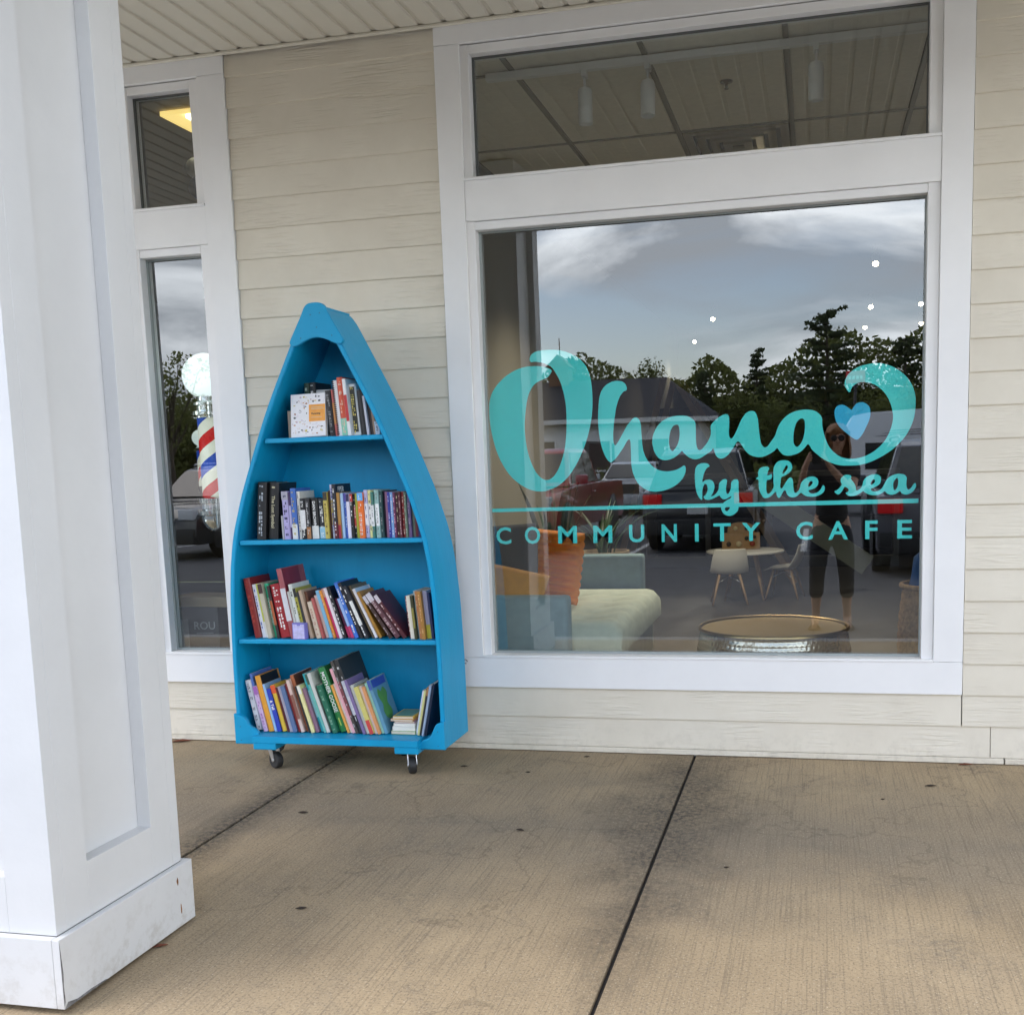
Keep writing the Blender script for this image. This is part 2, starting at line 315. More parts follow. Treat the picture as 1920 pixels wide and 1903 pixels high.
# ------------------------------------------------------------------ measured outlines and book list
DECAL = {
'O': [[(-1.2091,1.7223),(-1.202,1.7397),(-1.1809,1.7528),(-1.1508,1.7572),(-1.1135,1.7573),(-1.069,1.7521),(-1.0251,1.7357),(-0.9889,1.7126),(-0.9604,1.6794),(-0.9466,1.6434),(-0.9395,1.6077),(-0.9361,1.558),(-0.9376,1.5012),(-0.9437,1.455),(-0.955,1.4054),(-0.9713,1.3557),(-0.9931,1.3059),(-1.0208,1.2561),(-1.0559,1.2099),(-1.0946,1.178),(-1.1331,1.1607),(-1.1676,1.1524),(-1.2056,1.1552),(-1.2397,1.1671),(-1.2772,1.1902),(-1.3144,1.2244),(-1.3472,1.2733),(-1.3721,1.3293),(-1.3888,1.3923),(-1.3981,1.4475),(-1.4005,1.5023),(-1.3955,1.5567),(-1.3806,1.5923),(-1.3563,1.6237),(-1.3207,1.6545),(-1.2741,1.6791),(-1.2283,1.6911),(-1.183,1.6921),(-1.1457,1.687),(-1.1199,1.6768),(-1.1127,1.6658),(-1.1322,1.6418),(-1.1664,1.6291),(-1.1934,1.6125),(-1.2132,1.5847),(-1.2259,1.5493),(-1.2353,1.4992),(-1.2409,1.4487),(-1.2415,1.4124),(-1.2381,1.3686),(-1.2303,1.3209),(-1.2166,1.2766),(-1.1989,1.2395),(-1.1769,1.2132),(-1.1507,1.2015),(-1.1238,1.2118),(-1.1002,1.2403),(-1.08,1.2834),(-1.0653,1.3336),(-1.0582,1.3804),(-1.0536,1.4342),(-1.053,1.4881),(-1.057,1.5419),(-1.0667,1.5888),(-1.0769,1.6213),(-1.0909,1.6505),(-1.1086,1.6798),(-1.1268,1.6931),(-1.1526,1.704),(-1.1824,1.7102),(-1.2031,1.7102)]],
'h': [[(-0.8246,1.6125),(-0.8052,1.6083),(-0.7915,1.5969),(-0.7863,1.5832),(-0.788,1.5711),(-0.8006,1.5663),(-0.8149,1.5493),(-0.8267,1.5227),(-0.8359,1.4905),(-0.8423,1.4554),(-0.8475,1.4147),(-0.8497,1.3847),(-0.8489,1.3572),(-0.845,1.3434),(-0.838,1.3445),(-0.8249,1.3619),(-0.8074,1.3913),(-0.7899,1.4207),(-0.7727,1.4418),(-0.7585,1.4548),(-0.7446,1.4542),(-0.7337,1.4429),(-0.7291,1.4238),(-0.7277,1.3965),(-0.7256,1.3638),(-0.7234,1.3364),(-0.7197,1.3117),(-0.7091,1.2841),(-0.6929,1.2589),(-0.6711,1.2391),(-0.6463,1.2274),(-0.6159,1.2238),(-0.5855,1.2284),(-0.5634,1.2373),(-0.5468,1.2463),(-0.5401,1.2352),(-0.5431,1.2135),(-0.5559,1.1893),(-0.5782,1.1681),(-0.6061,1.1523),(-0.6395,1.1422),(-0.6729,1.1389),(-0.7007,1.1437),(-0.7229,1.1553),(-0.7449,1.1752),(-0.7584,1.1976),(-0.769,1.2283),(-0.7739,1.2614),(-0.7744,1.3026),(-0.7749,1.3437),(-0.7773,1.3615),(-0.7842,1.3631),(-0.7914,1.3552),(-0.806,1.3311),(-0.8234,1.3069),(-0.8408,1.2855),(-0.8581,1.2709),(-0.8694,1.2726),(-0.8831,1.2896),(-0.8965,1.3204),(-0.9067,1.362),(-0.9126,1.4089),(-0.9141,1.4583),(-0.9115,1.5019),(-0.9062,1.5452),(-0.8956,1.5746),(-0.8782,1.5955),(-0.8526,1.6092)]],
'ana': [[(-0.5573,1.4561),(-0.5301,1.4524),(-0.5085,1.4394),(-0.4979,1.4256),(-0.4955,1.4013),(-0.4953,1.3744),(-0.4949,1.3448),(-0.4911,1.3204),(-0.4831,1.3093),(-0.4722,1.3116),(-0.4669,1.3168),(-0.4462,1.3422),(-0.4327,1.3735),(-0.4332,1.4053),(-0.4278,1.4166),(-0.4161,1.4291),(-0.3957,1.4441),(-0.3754,1.4533),(-0.361,1.4513),(-0.3553,1.4396),(-0.3555,1.4138),(-0.3573,1.3736),(-0.3531,1.3562),(-0.3445,1.353),(-0.3358,1.3642),(-0.3211,1.3924),(-0.3065,1.4262),(-0.2892,1.4512),(-0.2719,1.4619),(-0.2548,1.4618),(-0.2435,1.4494),(-0.2365,1.4234),(-0.2338,1.3919),(-0.2297,1.3575),(-0.2242,1.3286),(-0.2128,1.3125),(-0.1986,1.3148),(-0.1843,1.333),(-0.1672,1.3581),(-0.1586,1.3834),(-0.1444,1.4113),(-0.1246,1.4332),(-0.0993,1.4492),(-0.0685,1.4578),(-0.0378,1.4593),(-0.0099,1.4539),(0.0123,1.439),(0.0221,1.4217),(0.0229,1.4088),(0.024,1.3887),(0.0285,1.366),(0.0365,1.3381),(0.0514,1.3049),(0.0737,1.2791),(0.1008,1.2606),(0.1352,1.2532),(0.1693,1.2559),(0.2058,1.2672),(0.2395,1.2886),(0.2658,1.315),(0.2847,1.3466),(0.2963,1.3783),(0.302,1.4101),(0.2992,1.4398),(0.2905,1.4721),(0.2758,1.5022),(0.2564,1.5263),(0.2322,1.5458),(0.2081,1.5556),(0.1816,1.5593),(0.1599,1.5554),(0.1454,1.5462),(0.137,1.533),(0.1347,1.5233),(0.1286,1.5223),(0.1188,1.5351),(0.1114,1.5515),(0.1137,1.5711),(0.1233,1.5903),(0.1402,1.6067),(0.1618,1.6191),(0.1883,1.6275),(0.2194,1.6321),(0.2506,1.6312),(0.2841,1.6215),(0.3152,1.6053),(0.3439,1.582),(0.3656,1.5542),(0.3802,1.5243),(0.3878,1.4899),(0.3883,1.4532),(0.3841,1.4142),(0.3728,1.3778),(0.3542,1.3416),(0.3259,1.308),(0.2927,1.2793),(0.2543,1.2557),(0.2133,1.237),(0.1744,1.2269),(0.1353,1.2256),(0.096,1.228),(0.0615,1.2379),(0.0295,1.2545),(0.0072,1.2723),(-0.0152,1.293),(-0.032,1.3177),(-0.0432,1.3081),(-0.0629,1.2888),(-0.0854,1.2782),(-0.1136,1.2734),(-0.1334,1.2783),(-0.1475,1.2916),(-0.1588,1.3063),(-0.1702,1.2953),(-0.193,1.2817),(-0.2187,1.2724),(-0.2473,1.2734),(-0.2731,1.2843),(-0.293,1.3051),(-0.3073,1.3286),(-0.3172,1.3391),(-0.3274,1.3337),(-0.342,1.3096),(-0.3595,1.2871),(-0.3771,1.2732),(-0.3945,1.2708),(-0.409,1.28),(-0.4175,1.2977),(-0.4232,1.3153),(-0.432,1.304),(-0.4526,1.2901),(-0.4703,1.2791),(-0.4849,1.2729),(-0.5054,1.2721),(-0.5271,1.281),(-0.546,1.2978),(-0.5554,1.3076),(-0.568,1.2959),(-0.5902,1.2803),(-0.6179,1.2716),(-0.64,1.2737),(-0.6591,1.2852),(-0.6726,1.3075),(-0.6803,1.3377),(-0.6798,1.3676),(-0.6695,1.3971),(-0.6511,1.4235),(-0.626,1.4427),(-0.5929,1.4535)], [(-0.5716,1.4177),(-0.5662,1.4094),(-0.5639,1.3823),(-0.567,1.3554),(-0.5756,1.3314),(-0.5897,1.3129),(-0.598,1.3091),(-0.606,1.3216),(-0.6098,1.3434),(-0.608,1.3704),(-0.6021,1.3946),(-0.5908,1.413),(-0.5798,1.418)], [(-0.0545,1.4233),(-0.0475,1.4132),(-0.0461,1.3876),(-0.0489,1.3594),(-0.0573,1.3313),(-0.0713,1.3119),(-0.0825,1.3109),(-0.091,1.324),(-0.0924,1.3525),(-0.0881,1.3836),(-0.0797,1.4088),(-0.0657,1.4224)]],
'heart': [[(0.1021,1.4727),(0.1168,1.4672),(0.129,1.458),(0.14,1.4508),(0.146,1.4597),(0.158,1.4741),(0.1749,1.4795),(0.1919,1.4763),(0.2041,1.4659),(0.2114,1.4533),(0.2136,1.4285),(0.2082,1.404),(0.1975,1.3796),(0.1856,1.3552),(0.1712,1.3358),(0.1591,1.33),(0.1419,1.3393),(0.1248,1.3537),(0.1002,1.3758),(0.0854,1.3938),(0.0755,1.4167),(0.0717,1.4417),(0.0753,1.459),(0.085,1.4698)]],
'by': [[(-0.4657,1.254),(-0.4479,1.2513),(-0.4392,1.241),(-0.4459,1.2357),(-0.4549,1.2282),(-0.464,1.2085),(-0.4687,1.1886),(-0.47,1.1742),(-0.4577,1.1816),(-0.442,1.1839),(-0.4287,1.1786),(-0.42,1.1628),(-0.4202,1.1473),(-0.4248,1.1318),(-0.4328,1.1175),(-0.4339,1.1131),(-0.4205,1.1183),(-0.4093,1.1303),(-0.4025,1.1446),(-0.4,1.1645),(-0.3933,1.1754),(-0.3799,1.1839),(-0.3689,1.1825),(-0.3667,1.1747),(-0.3702,1.1549),(-0.3715,1.1371),(-0.3683,1.1237),(-0.3606,1.1235),(-0.3538,1.1367),(-0.3504,1.1499),(-0.3491,1.1676),(-0.3424,1.1785),(-0.3314,1.1826),(-0.3215,1.1801),(-0.3183,1.1668),(-0.3185,1.1358),(-0.317,1.1025),(-0.3167,1.0825),(-0.3191,1.0648),(-0.3236,1.0493),(-0.337,1.0362),(-0.3548,1.0287),(-0.3725,1.0324),(-0.3857,1.0439),(-0.3922,1.0619),(-0.3898,1.0752),(-0.3808,1.0862),(-0.3674,1.0959),(-0.3541,1.1029),(-0.3492,1.1088),(-0.3507,1.1117),(-0.3585,1.1079),(-0.3718,1.1004),(-0.3851,1.1008),(-0.3939,1.1088),(-0.3994,1.1156),(-0.4117,1.1103),(-0.4274,1.1029),(-0.4475,1.0989),(-0.4608,1.1025),(-0.4663,1.1127),(-0.4561,1.1214),(-0.4492,1.1391),(-0.4501,1.1569),(-0.4556,1.166),(-0.4623,1.1639),(-0.4681,1.1507),(-0.4717,1.1307),(-0.4715,1.1106),(-0.4732,1.0995),(-0.481,1.1041),(-0.4919,1.1223),(-0.4984,1.1448),(-0.5013,1.1761),(-0.502,1.2073),(-0.4983,1.2339),(-0.4858,1.2491)], [(-0.3633,1.0668),(-0.3555,1.0656),(-0.3589,1.0567),(-0.3679,1.0491),(-0.3745,1.0515),(-0.3766,1.0615),(-0.371,1.0663)]],
'the': [[(-0.2038,1.2321),(-0.1929,1.2272),(-0.192,1.2216),(-0.1966,1.2125),(-0.1994,1.196),(-0.1893,1.1966),(-0.1838,1.2011),(-0.1802,1.1936),(-0.1821,1.1826),(-0.1912,1.1763),(-0.2013,1.1748),(-0.2032,1.1572),(-0.2033,1.1331),(-0.1997,1.1219),(-0.1933,1.118),(-0.1841,1.1271),(-0.1749,1.1435),(-0.1734,1.1564),(-0.1748,1.175),(-0.1747,1.2027),(-0.1728,1.2247),(-0.1655,1.2411),(-0.1527,1.2526),(-0.1346,1.2557),(-0.1165,1.2533),(-0.1038,1.2447),(-0.0975,1.2298),(-0.1002,1.2152),(-0.1111,1.2027),(-0.1274,1.1921),(-0.142,1.1851),(-0.1448,1.1668),(-0.1466,1.1483),(-0.1439,1.1409),(-0.1384,1.1407),(-0.1311,1.1516),(-0.1202,1.1698),(-0.1111,1.1806),(-0.1039,1.1841),(-0.0975,1.1784),(-0.0939,1.1672),(-0.093,1.147),(-0.0912,1.1303),(-0.0876,1.121),(-0.0804,1.1208),(-0.0713,1.1298),(-0.0659,1.1426),(-0.0623,1.1572),(-0.0533,1.1698),(-0.0406,1.1796),(-0.0245,1.1846),(-0.0083,1.1842),(0.0043,1.1756),(0.0088,1.1626),(0.0061,1.1499),(-0.0028,1.1391),(-0.0172,1.1321),(-0.0307,1.1288),(-0.0289,1.1214),(-0.0208,1.1157),(-0.0082,1.1154),(0.0062,1.1205),(0.0187,1.133),(0.0276,1.1484),(0.0339,1.14),(0.0331,1.1272),(0.0259,1.1164),(0.0116,1.1075),(-0.0046,1.1024),(-0.0226,1.1019),(-0.0406,1.1051),(-0.0532,1.1128),(-0.0614,1.1185),(-0.0695,1.1132),(-0.0804,1.1042),(-0.0949,1.1009),(-0.1094,1.1049),(-0.1185,1.1144),(-0.1239,1.1274),(-0.1275,1.1312),(-0.133,1.1277),(-0.1403,1.1149),(-0.1476,1.1021),(-0.154,1.1004),(-0.1604,1.1098),(-0.1658,1.1248),(-0.1713,1.1212),(-0.1823,1.1104),(-0.1952,1.1023),(-0.2135,1.1009),(-0.2227,1.1132),(-0.2309,1.1301),(-0.2353,1.1544),(-0.2361,1.1766),(-0.2453,1.1815),(-0.2425,1.187),(-0.237,1.1896),(-0.2369,1.21),(-0.2313,1.2228),(-0.2203,1.2298)], [(-0.1192,1.2351),(-0.1156,1.2285),(-0.1183,1.2176),(-0.1274,1.2068),(-0.1365,1.1997),(-0.1374,1.2034),(-0.1328,1.2162),(-0.1256,1.2288)], [(-0.019,1.167),(-0.0145,1.1614),(-0.0172,1.1542),(-0.0244,1.1461),(-0.0316,1.1435),(-0.0325,1.1509),(-0.028,1.1618)]],
'sea': [[(0.1244,1.1885),(0.136,1.1861),(0.1409,1.1781),(0.138,1.1732),(0.1439,1.1641),(0.1536,1.1499),(0.1586,1.1358),(0.1606,1.1238),(0.1693,1.1256),(0.1789,1.1333),(0.1846,1.1451),(0.1883,1.1609),(0.1959,1.1726),(0.2092,1.1821),(0.2265,1.1875),(0.2437,1.1861),(0.2553,1.1768),(0.2573,1.163),(0.2536,1.1492),(0.2422,1.1396),(0.227,1.1321),(0.2184,1.1283),(0.2213,1.1203),(0.2329,1.117),(0.2463,1.1197),(0.2596,1.1273),(0.2671,1.139),(0.2727,1.1507),(0.2821,1.1662),(0.2953,1.1777),(0.3142,1.185),(0.335,1.1864),(0.3503,1.1811),(0.358,1.17),(0.3572,1.1543),(0.3574,1.1386),(0.3604,1.1267),(0.3662,1.1216),(0.3755,1.1283),(0.3829,1.1399),(0.3913,1.1475),(0.3952,1.1376),(0.3925,1.1278),(0.3833,1.1143),(0.3702,1.1047),(0.3551,1.1011),(0.3418,1.1054),(0.3312,1.1166),(0.3227,1.1098),(0.3095,1.1032),(0.2942,1.1026),(0.2827,1.1079),(0.2731,1.117),(0.2617,1.1094),(0.2464,1.1028),(0.2272,1.1023),(0.2099,1.1057),(0.1964,1.113),(0.1867,1.1192),(0.1732,1.1095),(0.1559,1.102),(0.1366,1.1005),(0.1249,1.1047),(0.118,1.1149),(0.1229,1.1168),(0.1296,1.1226),(0.1286,1.1306),(0.1208,1.1368),(0.114,1.139),(0.1092,1.1311),(0.1015,1.1193),(0.0918,1.1095),(0.0821,1.1108),(0.0732,1.121),(0.082,1.1258),(0.0936,1.1355),(0.1023,1.1492),(0.0984,1.1593),(0.0983,1.1713),(0.105,1.181),(0.1147,1.1877)], [(0.2267,1.1658),(0.2343,1.1636),(0.2325,1.1537),(0.223,1.1461),(0.2172,1.1462),(0.2181,1.1561)], [(0.3182,1.1692),(0.3239,1.1651),(0.3251,1.1493),(0.3215,1.1316),(0.3131,1.121),(0.3083,1.124),(0.3056,1.1379),(0.3079,1.1557)]]}
CAPS = [('C', -1.39, -1.3214), ('O', -1.2588, -1.1877), ('M', -1.1069, -1.0212), ('M', -0.9483, -0.864), ('U', -0.79, -0.7231), ('N', -0.648, -0.582), ('I', -0.5047, -0.4889), ('T', -0.426, -0.3531), ('Y', -0.3065, -0.2293), ('C', -0.0818, -0.0143), ('A', 0.0487, 0.1281), ('F', 0.1971, 0.2461), ('E', 0.3239, 0.3819)]
BOOKS = [
(1, -2.1429, 0.0185, 0.1106, 0.0, 'slim tan book half hidden beside the doodle-covered book', (0.25, 0.2, 0.15), None, None, None),
(1, -2.0913, 0.0243, 0.2256, 0.0, 'dark green book standing behind the doodle-covered book', (0.02, 0.05, 0.03), None, (0.5, 0.6, 0.5), None, 0.05),
(1, -2.0662, 0.0268, 0.2274, 0.0, 'black book with small white lettering behind the doodle-covered book', (0.012, 0.014, 0.014), None, (0.85, 0.85, 0.82), None, 0.05),
(1, -2.0386, 0.0697, 0.1949, 0.0, 'grey white book peeking out behind the doodle-covered book', (0.45, 0.46, 0.46), None, (0.05, 0.05, 0.05), None, 0.05),
(1, -1.9548, 0.0239, 0.1856, 3.6, 'black book right of the doodle-covered book on the top shelf', (0.012, 0.012, 0.014), None, (0.3, 0.3, 0.3), None),
(1, -1.9301, 0.0163, 0.1892, 3.6, 'slim magenta and orange book beside the comb-bound book', (0.55, 0.12, 0.1), (0.6, 0.25, 0.06), None, None),
(1, -1.9132, 0.0163, 0.2247, 3.6, 'white comb-bound book with black comb teeth on the top shelf', (0.8, 0.8, 0.8), None, None, None),
(1, -1.8964, 0.0263, 0.2356, 3.6, 'tallest book of the top shelf, red orange spine with a mint green foot', (0.62, 0.09, 0.04), (0.25, 0.6, 0.45), (0.8, 0.55, 0.4), None),
(1, -1.8692, 0.015, 0.2285, 3.6, 'white book with a red spine patch beside the ornate black and yellow spine', (0.8, 0.8, 0.8), (0.5, 0.03, 0.03), None, None),
(1, -1.8537, 0.0323, 0.2067, 3.6, 'white book with an ornate black and yellow spine on the top shelf', (0.8, 0.8, 0.78), (0.02, 0.02, 0.01), (0.75, 0.62, 0.15), None),
(1, -1.8185, 0.0292, 0.1821, 5.0, 'thick black book right of the ornate spine on the top shelf', (0.012, 0.012, 0.014), None, None, None),
(1, -1.7882, 0.0104, 0.1573, 5.0, 'thin white book among the dark ones at the right of the top shelf', (0.55, 0.55, 0.62), None, None, None),
(1, -1.7775, 0.0168, 0.1382, 5.0, 'dark brown book at the right of the top shelf', (0.03, 0.02, 0.018), None, None, None),
(1, -1.7601, 0.0128, 0.1062, 5.0, 'thin tan book near the right end of the top shelf', (0.3, 0.2, 0.14), None, None, None),
(1, -1.7468, 0.0192, 0.0524, 5.0, 'pale blue book at the right end of the top shelf', (0.5, 0.6, 0.72), None, (0.05, 0.05, 0.08), None),
(2, -2.3158, 0.0416, 0.2415, -5.2, 'thick black hardback at the left end of the second shelf', (0.008, 0.008, 0.009), None, (0.45, 0.5, 0.55), None),
(2, -2.2727, 0.0456, 0.2384, -5.2, 'thick black hardback with gold title beside another black hardback', (0.01, 0.01, 0.01), None, (0.6, 0.55, 0.35), 'The Lost Symbol'),
(2, -2.197, 0.0095, 0.0999, 0.8, 'thin grey booklet next to the black hardbacks on the second shelf', (0.4, 0.4, 0.42), None, None, None),
(2, -2.1872, 0.0307, 0.2017, 0.8, 'lavender paperback with two dark marks near its top', (0.45, 0.4, 0.68), (0.4, 0.38, 0.45), (0.03, 0.03, 0.1), None),
(2, -2.1556, 0.0106, 0.198, 0.8, 'slim dark purple book between lavender and blue spines', (0.05, 0.02, 0.1), (0.4, 0.38, 0.62), None, None),
(2, -2.1447, 0.0242, 0.2134, 0.8, 'blue book fading to white and gold on the second shelf', (0.05, 0.15, 0.5), (0.65, 0.68, 0.68), (0.5, 0.4, 0.12), None),
(2, -2.1197, 0.0147, 0.2, 0.8, 'thin cream paperback left of the black paperbacks', (0.75, 0.73, 0.66), None, (0.2, 0.2, 0.2), None),
(2, -2.1045, 0.0241, 0.1701, 0.8, 'black paperback with white blocks, first of the black paperbacks', (0.012, 0.012, 0.014), (0.7, 0.7, 0.7), (0.85, 0.85, 0.82), None),
(2, -2.0796, 0.0199, 0.1696, 0.8, 'black paperback with a rust mark, second of the black paperbacks', (0.015, 0.015, 0.017), (0.35, 0.16, 0.06), (0.6, 0.6, 0.6), None),
(2, -2.0591, 0.0313, 0.1681, 0.8, 'black paperback with white capitals and a white foot', (0.01, 0.01, 0.01), (0.72, 0.72, 0.68), (0.85, 0.85, 0.82), 'DAN BROWN'),
(2, -2.0268, 0.0281, 0.1674, 0.8, 'black paperback with a pale blue title beside the yellow one', (0.015, 0.02, 0.03), (0.3, 0.55, 0.7), (0.85, 0.85, 0.82), None),
(2, -1.9979, 0.0187, 0.1941, 0.8, 'yellow paperback with brown lettering on the second shelf', (0.55, 0.45, 0.1), (0.03, 0.03, 0.02), (0.12, 0.07, 0.02), None),
(2, -1.9786, 0.0073, 0.1995, 0.8, 'thin dark brown book right of the yellow paperback', (0.06, 0.02, 0.015), None, None, None),
(2, -1.9711, 0.0157, 0.2237, 0.8, 'tall thin gold, white and blue striped book on the second shelf', (0.6, 0.62, 0.75), (0.5, 0.38, 0.12), (0.1, 0.1, 0.4), None),
(2, -1.955, 0.0153, 0.2259, 0.8, 'tall black book with white letters on its cover on the second shelf', (0.012, 0.012, 0.02), (0.1, 0.01, 0.02), (0.85, 0.85, 0.82), None),
(2, -1.9392, 0.0131, 0.1905, 0.8, 'red and gold paperback on the second shelf', (0.42, 0.22, 0.05), (0.35, 0.02, 0.04), None, None),
(2, -1.9256, 0.012, 0.1881, 0.8, 'thin pale blue paperback on the second shelf', (0.42, 0.62, 0.85), None, None, None),
(2, -1.9133, 0.0153, 0.1867, 0.8, 'royal blue paperback on the second shelf', (0.06, 0.14, 0.5), (0.15, 0.12, 0.45), (0.4, 0.55, 0.8), None),
(2, -1.8975, 0.0142, 0.1853, 0.8, 'white paperback with a navy top on the second shelf', (0.72, 0.7, 0.82), (0.02, 0.02, 0.08), None, None),
(2, -1.8829, 0.013, 0.1839, 0.8, 'black paperback with bold white word, left of its twin', (0.012, 0.012, 0.012), (0.5, 0.05, 0.04), (0.85, 0.85, 0.82), None),
(2, -1.8695, 0.0098, 0.1826, 0.8, 'black paperback with bold white word, right of its twin', (0.012, 0.012, 0.012), (0.5, 0.05, 0.04), (0.85, 0.85, 0.82), None),
(2, -1.8594, 0.0119, 0.1844, 0.8, 'thin lime green book left of the orange paperback', (0.35, 0.38, 0.03), None, None, None),
(2, -1.8471, 0.0249, 0.1882, 0.8, 'bright orange paperback with a sky blue top', (0.85, 0.17, 0.02), (0.12, 0.45, 0.85), (0.8, 0.75, 0.7), None),
(2, -1.8214, 0.0162, 0.1978, 0.8, 'lavender and white book right of the orange paperback', (0.52, 0.5, 0.72), (0.85, 0.85, 0.88), (0.15, 0.15, 0.3), None),
(2, -1.8047, 0.014, 0.1964, 0.8, 'pale yellow and white book on the second shelf', (0.85, 0.8, 0.35), (0.85, 0.85, 0.82), (0.2, 0.2, 0.2), None),
(2, -1.7903, 0.0129, 0.1889, 0.8, 'dark green and white book on the second shelf', (0.06, 0.22, 0.18), (0.85, 0.85, 0.85), (0.2, 0.2, 0.2), None),
(2, -1.777, 0.0118, 0.1967, 0.8, 'aqua green and white book on the second shelf', (0.45, 0.72, 0.66), (0.85, 0.88, 0.88), (0.2, 0.2, 0.2), None),
(2, -1.7648, 0.015, 0.1964, 0.8, 'grey teal and white book on the second shelf', (0.28, 0.46, 0.43), (0.85, 0.87, 0.87), (0.2, 0.2, 0.2), None),
(2, -1.7493, 0.0118, 0.192, 0.8, 'dark teal book left of the purple series', (0.03, 0.08, 0.08), None, (0.4, 0.4, 0.4), None),
(2, -1.7371, 0.0096, 0.1937, 0.8, 'black purple book at the start of the thin series', (0.02, 0.008, 0.03), None, None, None),
(2, -1.7272, 0.0128, 0.1883, 0.8, 'mauve book of the thin series on the second shelf', (0.28, 0.12, 0.22), None, None, None),
(2, -1.7139, 0.0107, 0.187, 0.8, 'deep blue book of the thin series on the second shelf', (0.03, 0.04, 0.3), None, (0.6, 0.6, 0.8), None),
(2, -1.7029, 0.0139, 0.1867, 0.8, 'light blue book of the thin series on the second shelf', (0.22, 0.42, 0.75), None, (0.7, 0.7, 0.8), None),
(2, -1.6886, 0.0107, 0.1864, 0.8, 'plum book with pink marks in the thin series', (0.14, 0.03, 0.09), None, (0.7, 0.4, 0.5), None),
(2, -1.6776, 0.0128, 0.1861, 0.8, 'nearly black maroon book in the thin series', (0.04, 0.006, 0.01), None, (0.5, 0.45, 0.3), None),
(2, -1.6644, 0.0106, 0.1868, 0.8, 'dark wine book in the thin series, left of the red one', (0.1, 0.01, 0.02), None, (0.6, 0.4, 0.4), None),
(2, -1.6535, 0.0127, 0.1865, 0.8, 'red book with pale marks in the thin series', (0.25, 0.02, 0.02), None, (0.7, 0.55, 0.45), None),
(2, -1.6403, 0.0106, 0.1852, 0.8, 'grey green book in the thin series right of the red one', (0.14, 0.19, 0.13), None, (0.5, 0.5, 0.4), None),
(2, -1.6294, 0.0138, 0.1849, 0.8, 'violet grey book in the thin series', (0.16, 0.1, 0.22), None, (0.5, 0.4, 0.5), None),
(2, -1.6152, 0.0116, 0.1498, 0.8, 'sage green book in the thin series near the right side', (0.2, 0.23, 0.17), None, None, None),
(2, -1.6032, 0.0106, 0.1138, 0.8, 'small maroon book in the thin series near the right side', (0.16, 0.02, 0.03), None, None, None),
(2, -1.5923, 0.0116, 0.0717, 0.8, 'small navy book at the right end of the second shelf', (0.02, 0.03, 0.14), None, None, None),
(3, -2.3577, 0.03, 0.2604, 8.5, 'dark red hardback at the left end of the third shelf', (0.22, 0.012, 0.01), None, (0.4, 0.05, 0.03), None),
(3, -2.3258, 0.0177, 0.2337, 8.65, 'white book with blue lettering next to the dark red hardback', (0.72, 0.74, 0.8), None, (0.08, 0.12, 0.45), None),
(3, -2.307, 0.0149, 0.2363, 8.74, 'lime yellow striped book on the third shelf', (0.55, 0.58, 0.1), (0.72, 0.72, 0.66), None, None),
(3, -2.2911, 0.0203, 0.2376, 8.82, 'greyish cream book left of the green spine', (0.48, 0.44, 0.34), (0.05, 0.02, 0.02), None, None),
(3, -2.2694, 0.0176, 0.2362, 8.93, 'emerald green book with white lettering on the third shelf', (0.04, 0.46, 0.24), None, (0.85, 0.85, 0.82), 'FOOD ALLERGY'),
(3, -2.2507, 0.0121, 0.2282, 9.02, 'dark book with orange patches right of the emerald spine', (0.03, 0.02, 0.02), (0.4, 0.1, 0.03), None, None),
(3, -2.2378, 0.0497, 0.2335, 9.09, 'thick red book with big white lettering on the third shelf', (0.34, 0.012, 0.018), None, (0.85, 0.85, 0.82), None),
(3, -2.1848, 0.0241, 0.3022, 9.35, 'tall mauve and white book rising above the third shelf row', (0.36, 0.09, 0.1), (0.62, 0.62, 0.66), None, None),
(3, -2.1591, 0.011, 0.2041, 9.48, 'pale grey thin book behind the little purple box', (0.55, 0.56, 0.52), None, None, None),
(3, -2.1462, 0.0164, 0.2348, 9.83, 'white green book on the third shelf', (0.66, 0.7, 0.64), None, (0.1, 0.1, 0.1), None),
(3, -2.1263, 0.0141, 0.218, 10.54, 'olive yellow and black book on the third shelf', (0.38, 0.36, 0.05), (0.02, 0.02, 0.02), (0.03, 0.03, 0.02), None),
(3, -2.1093, 0.0117, 0.2023, 11.15, 'thin black book right of the olive one', (0.03, 0.03, 0.03), None, None, None),
(3, -2.0951, 0.014, 0.2106, 11.65, 'tan hardback on the third shelf', (0.46, 0.34, 0.24), None, None, None),
(3, -2.0781, 0.0108, 0.203, 12.26, 'brown paperback right of the tan hardback', (0.16, 0.06, 0.03), (0.55, 0.42, 0.3), None, None),
(3, -2.0654, 0.0203, 0.1605, 12.71, 'short floral cream book on the third shelf', (0.62, 0.52, 0.4), None, (0.45, 0.2, 0.15), None),
(3, -2.0414, 0.0094, 0.1771, 13.57, 'thin rose red book on the third shelf', (0.45, 0.1, 0.09), None, None, None),
(3, -2.0302, 0.0139, 0.1882, 13.98, 'pale pink thin book on the third shelf', (0.68, 0.5, 0.44), None, None, None),
(3, -2.0133, 0.0158, 0.2101, 14.58, 'light blue book in the middle of the third shelf', (0.2, 0.46, 0.66), None, None, None),
(3, -1.9936, 0.0112, 0.2107, 15.29, 'orange book in the middle of the third shelf', (0.72, 0.27, 0.04), None, (0.7, 0.5, 0.3), None),
(3, -1.9796, 0.0133, 0.2193, 15.8, 'crimson pink book in the middle of the third shelf', (0.6, 0.04, 0.14), (0.62, 0.35, 0.25), None, None),
(3, -1.9628, 0.0132, 0.2226, 16.4, 'white pink book left of the black one with white words', (0.74, 0.66, 0.68), None, None, None),
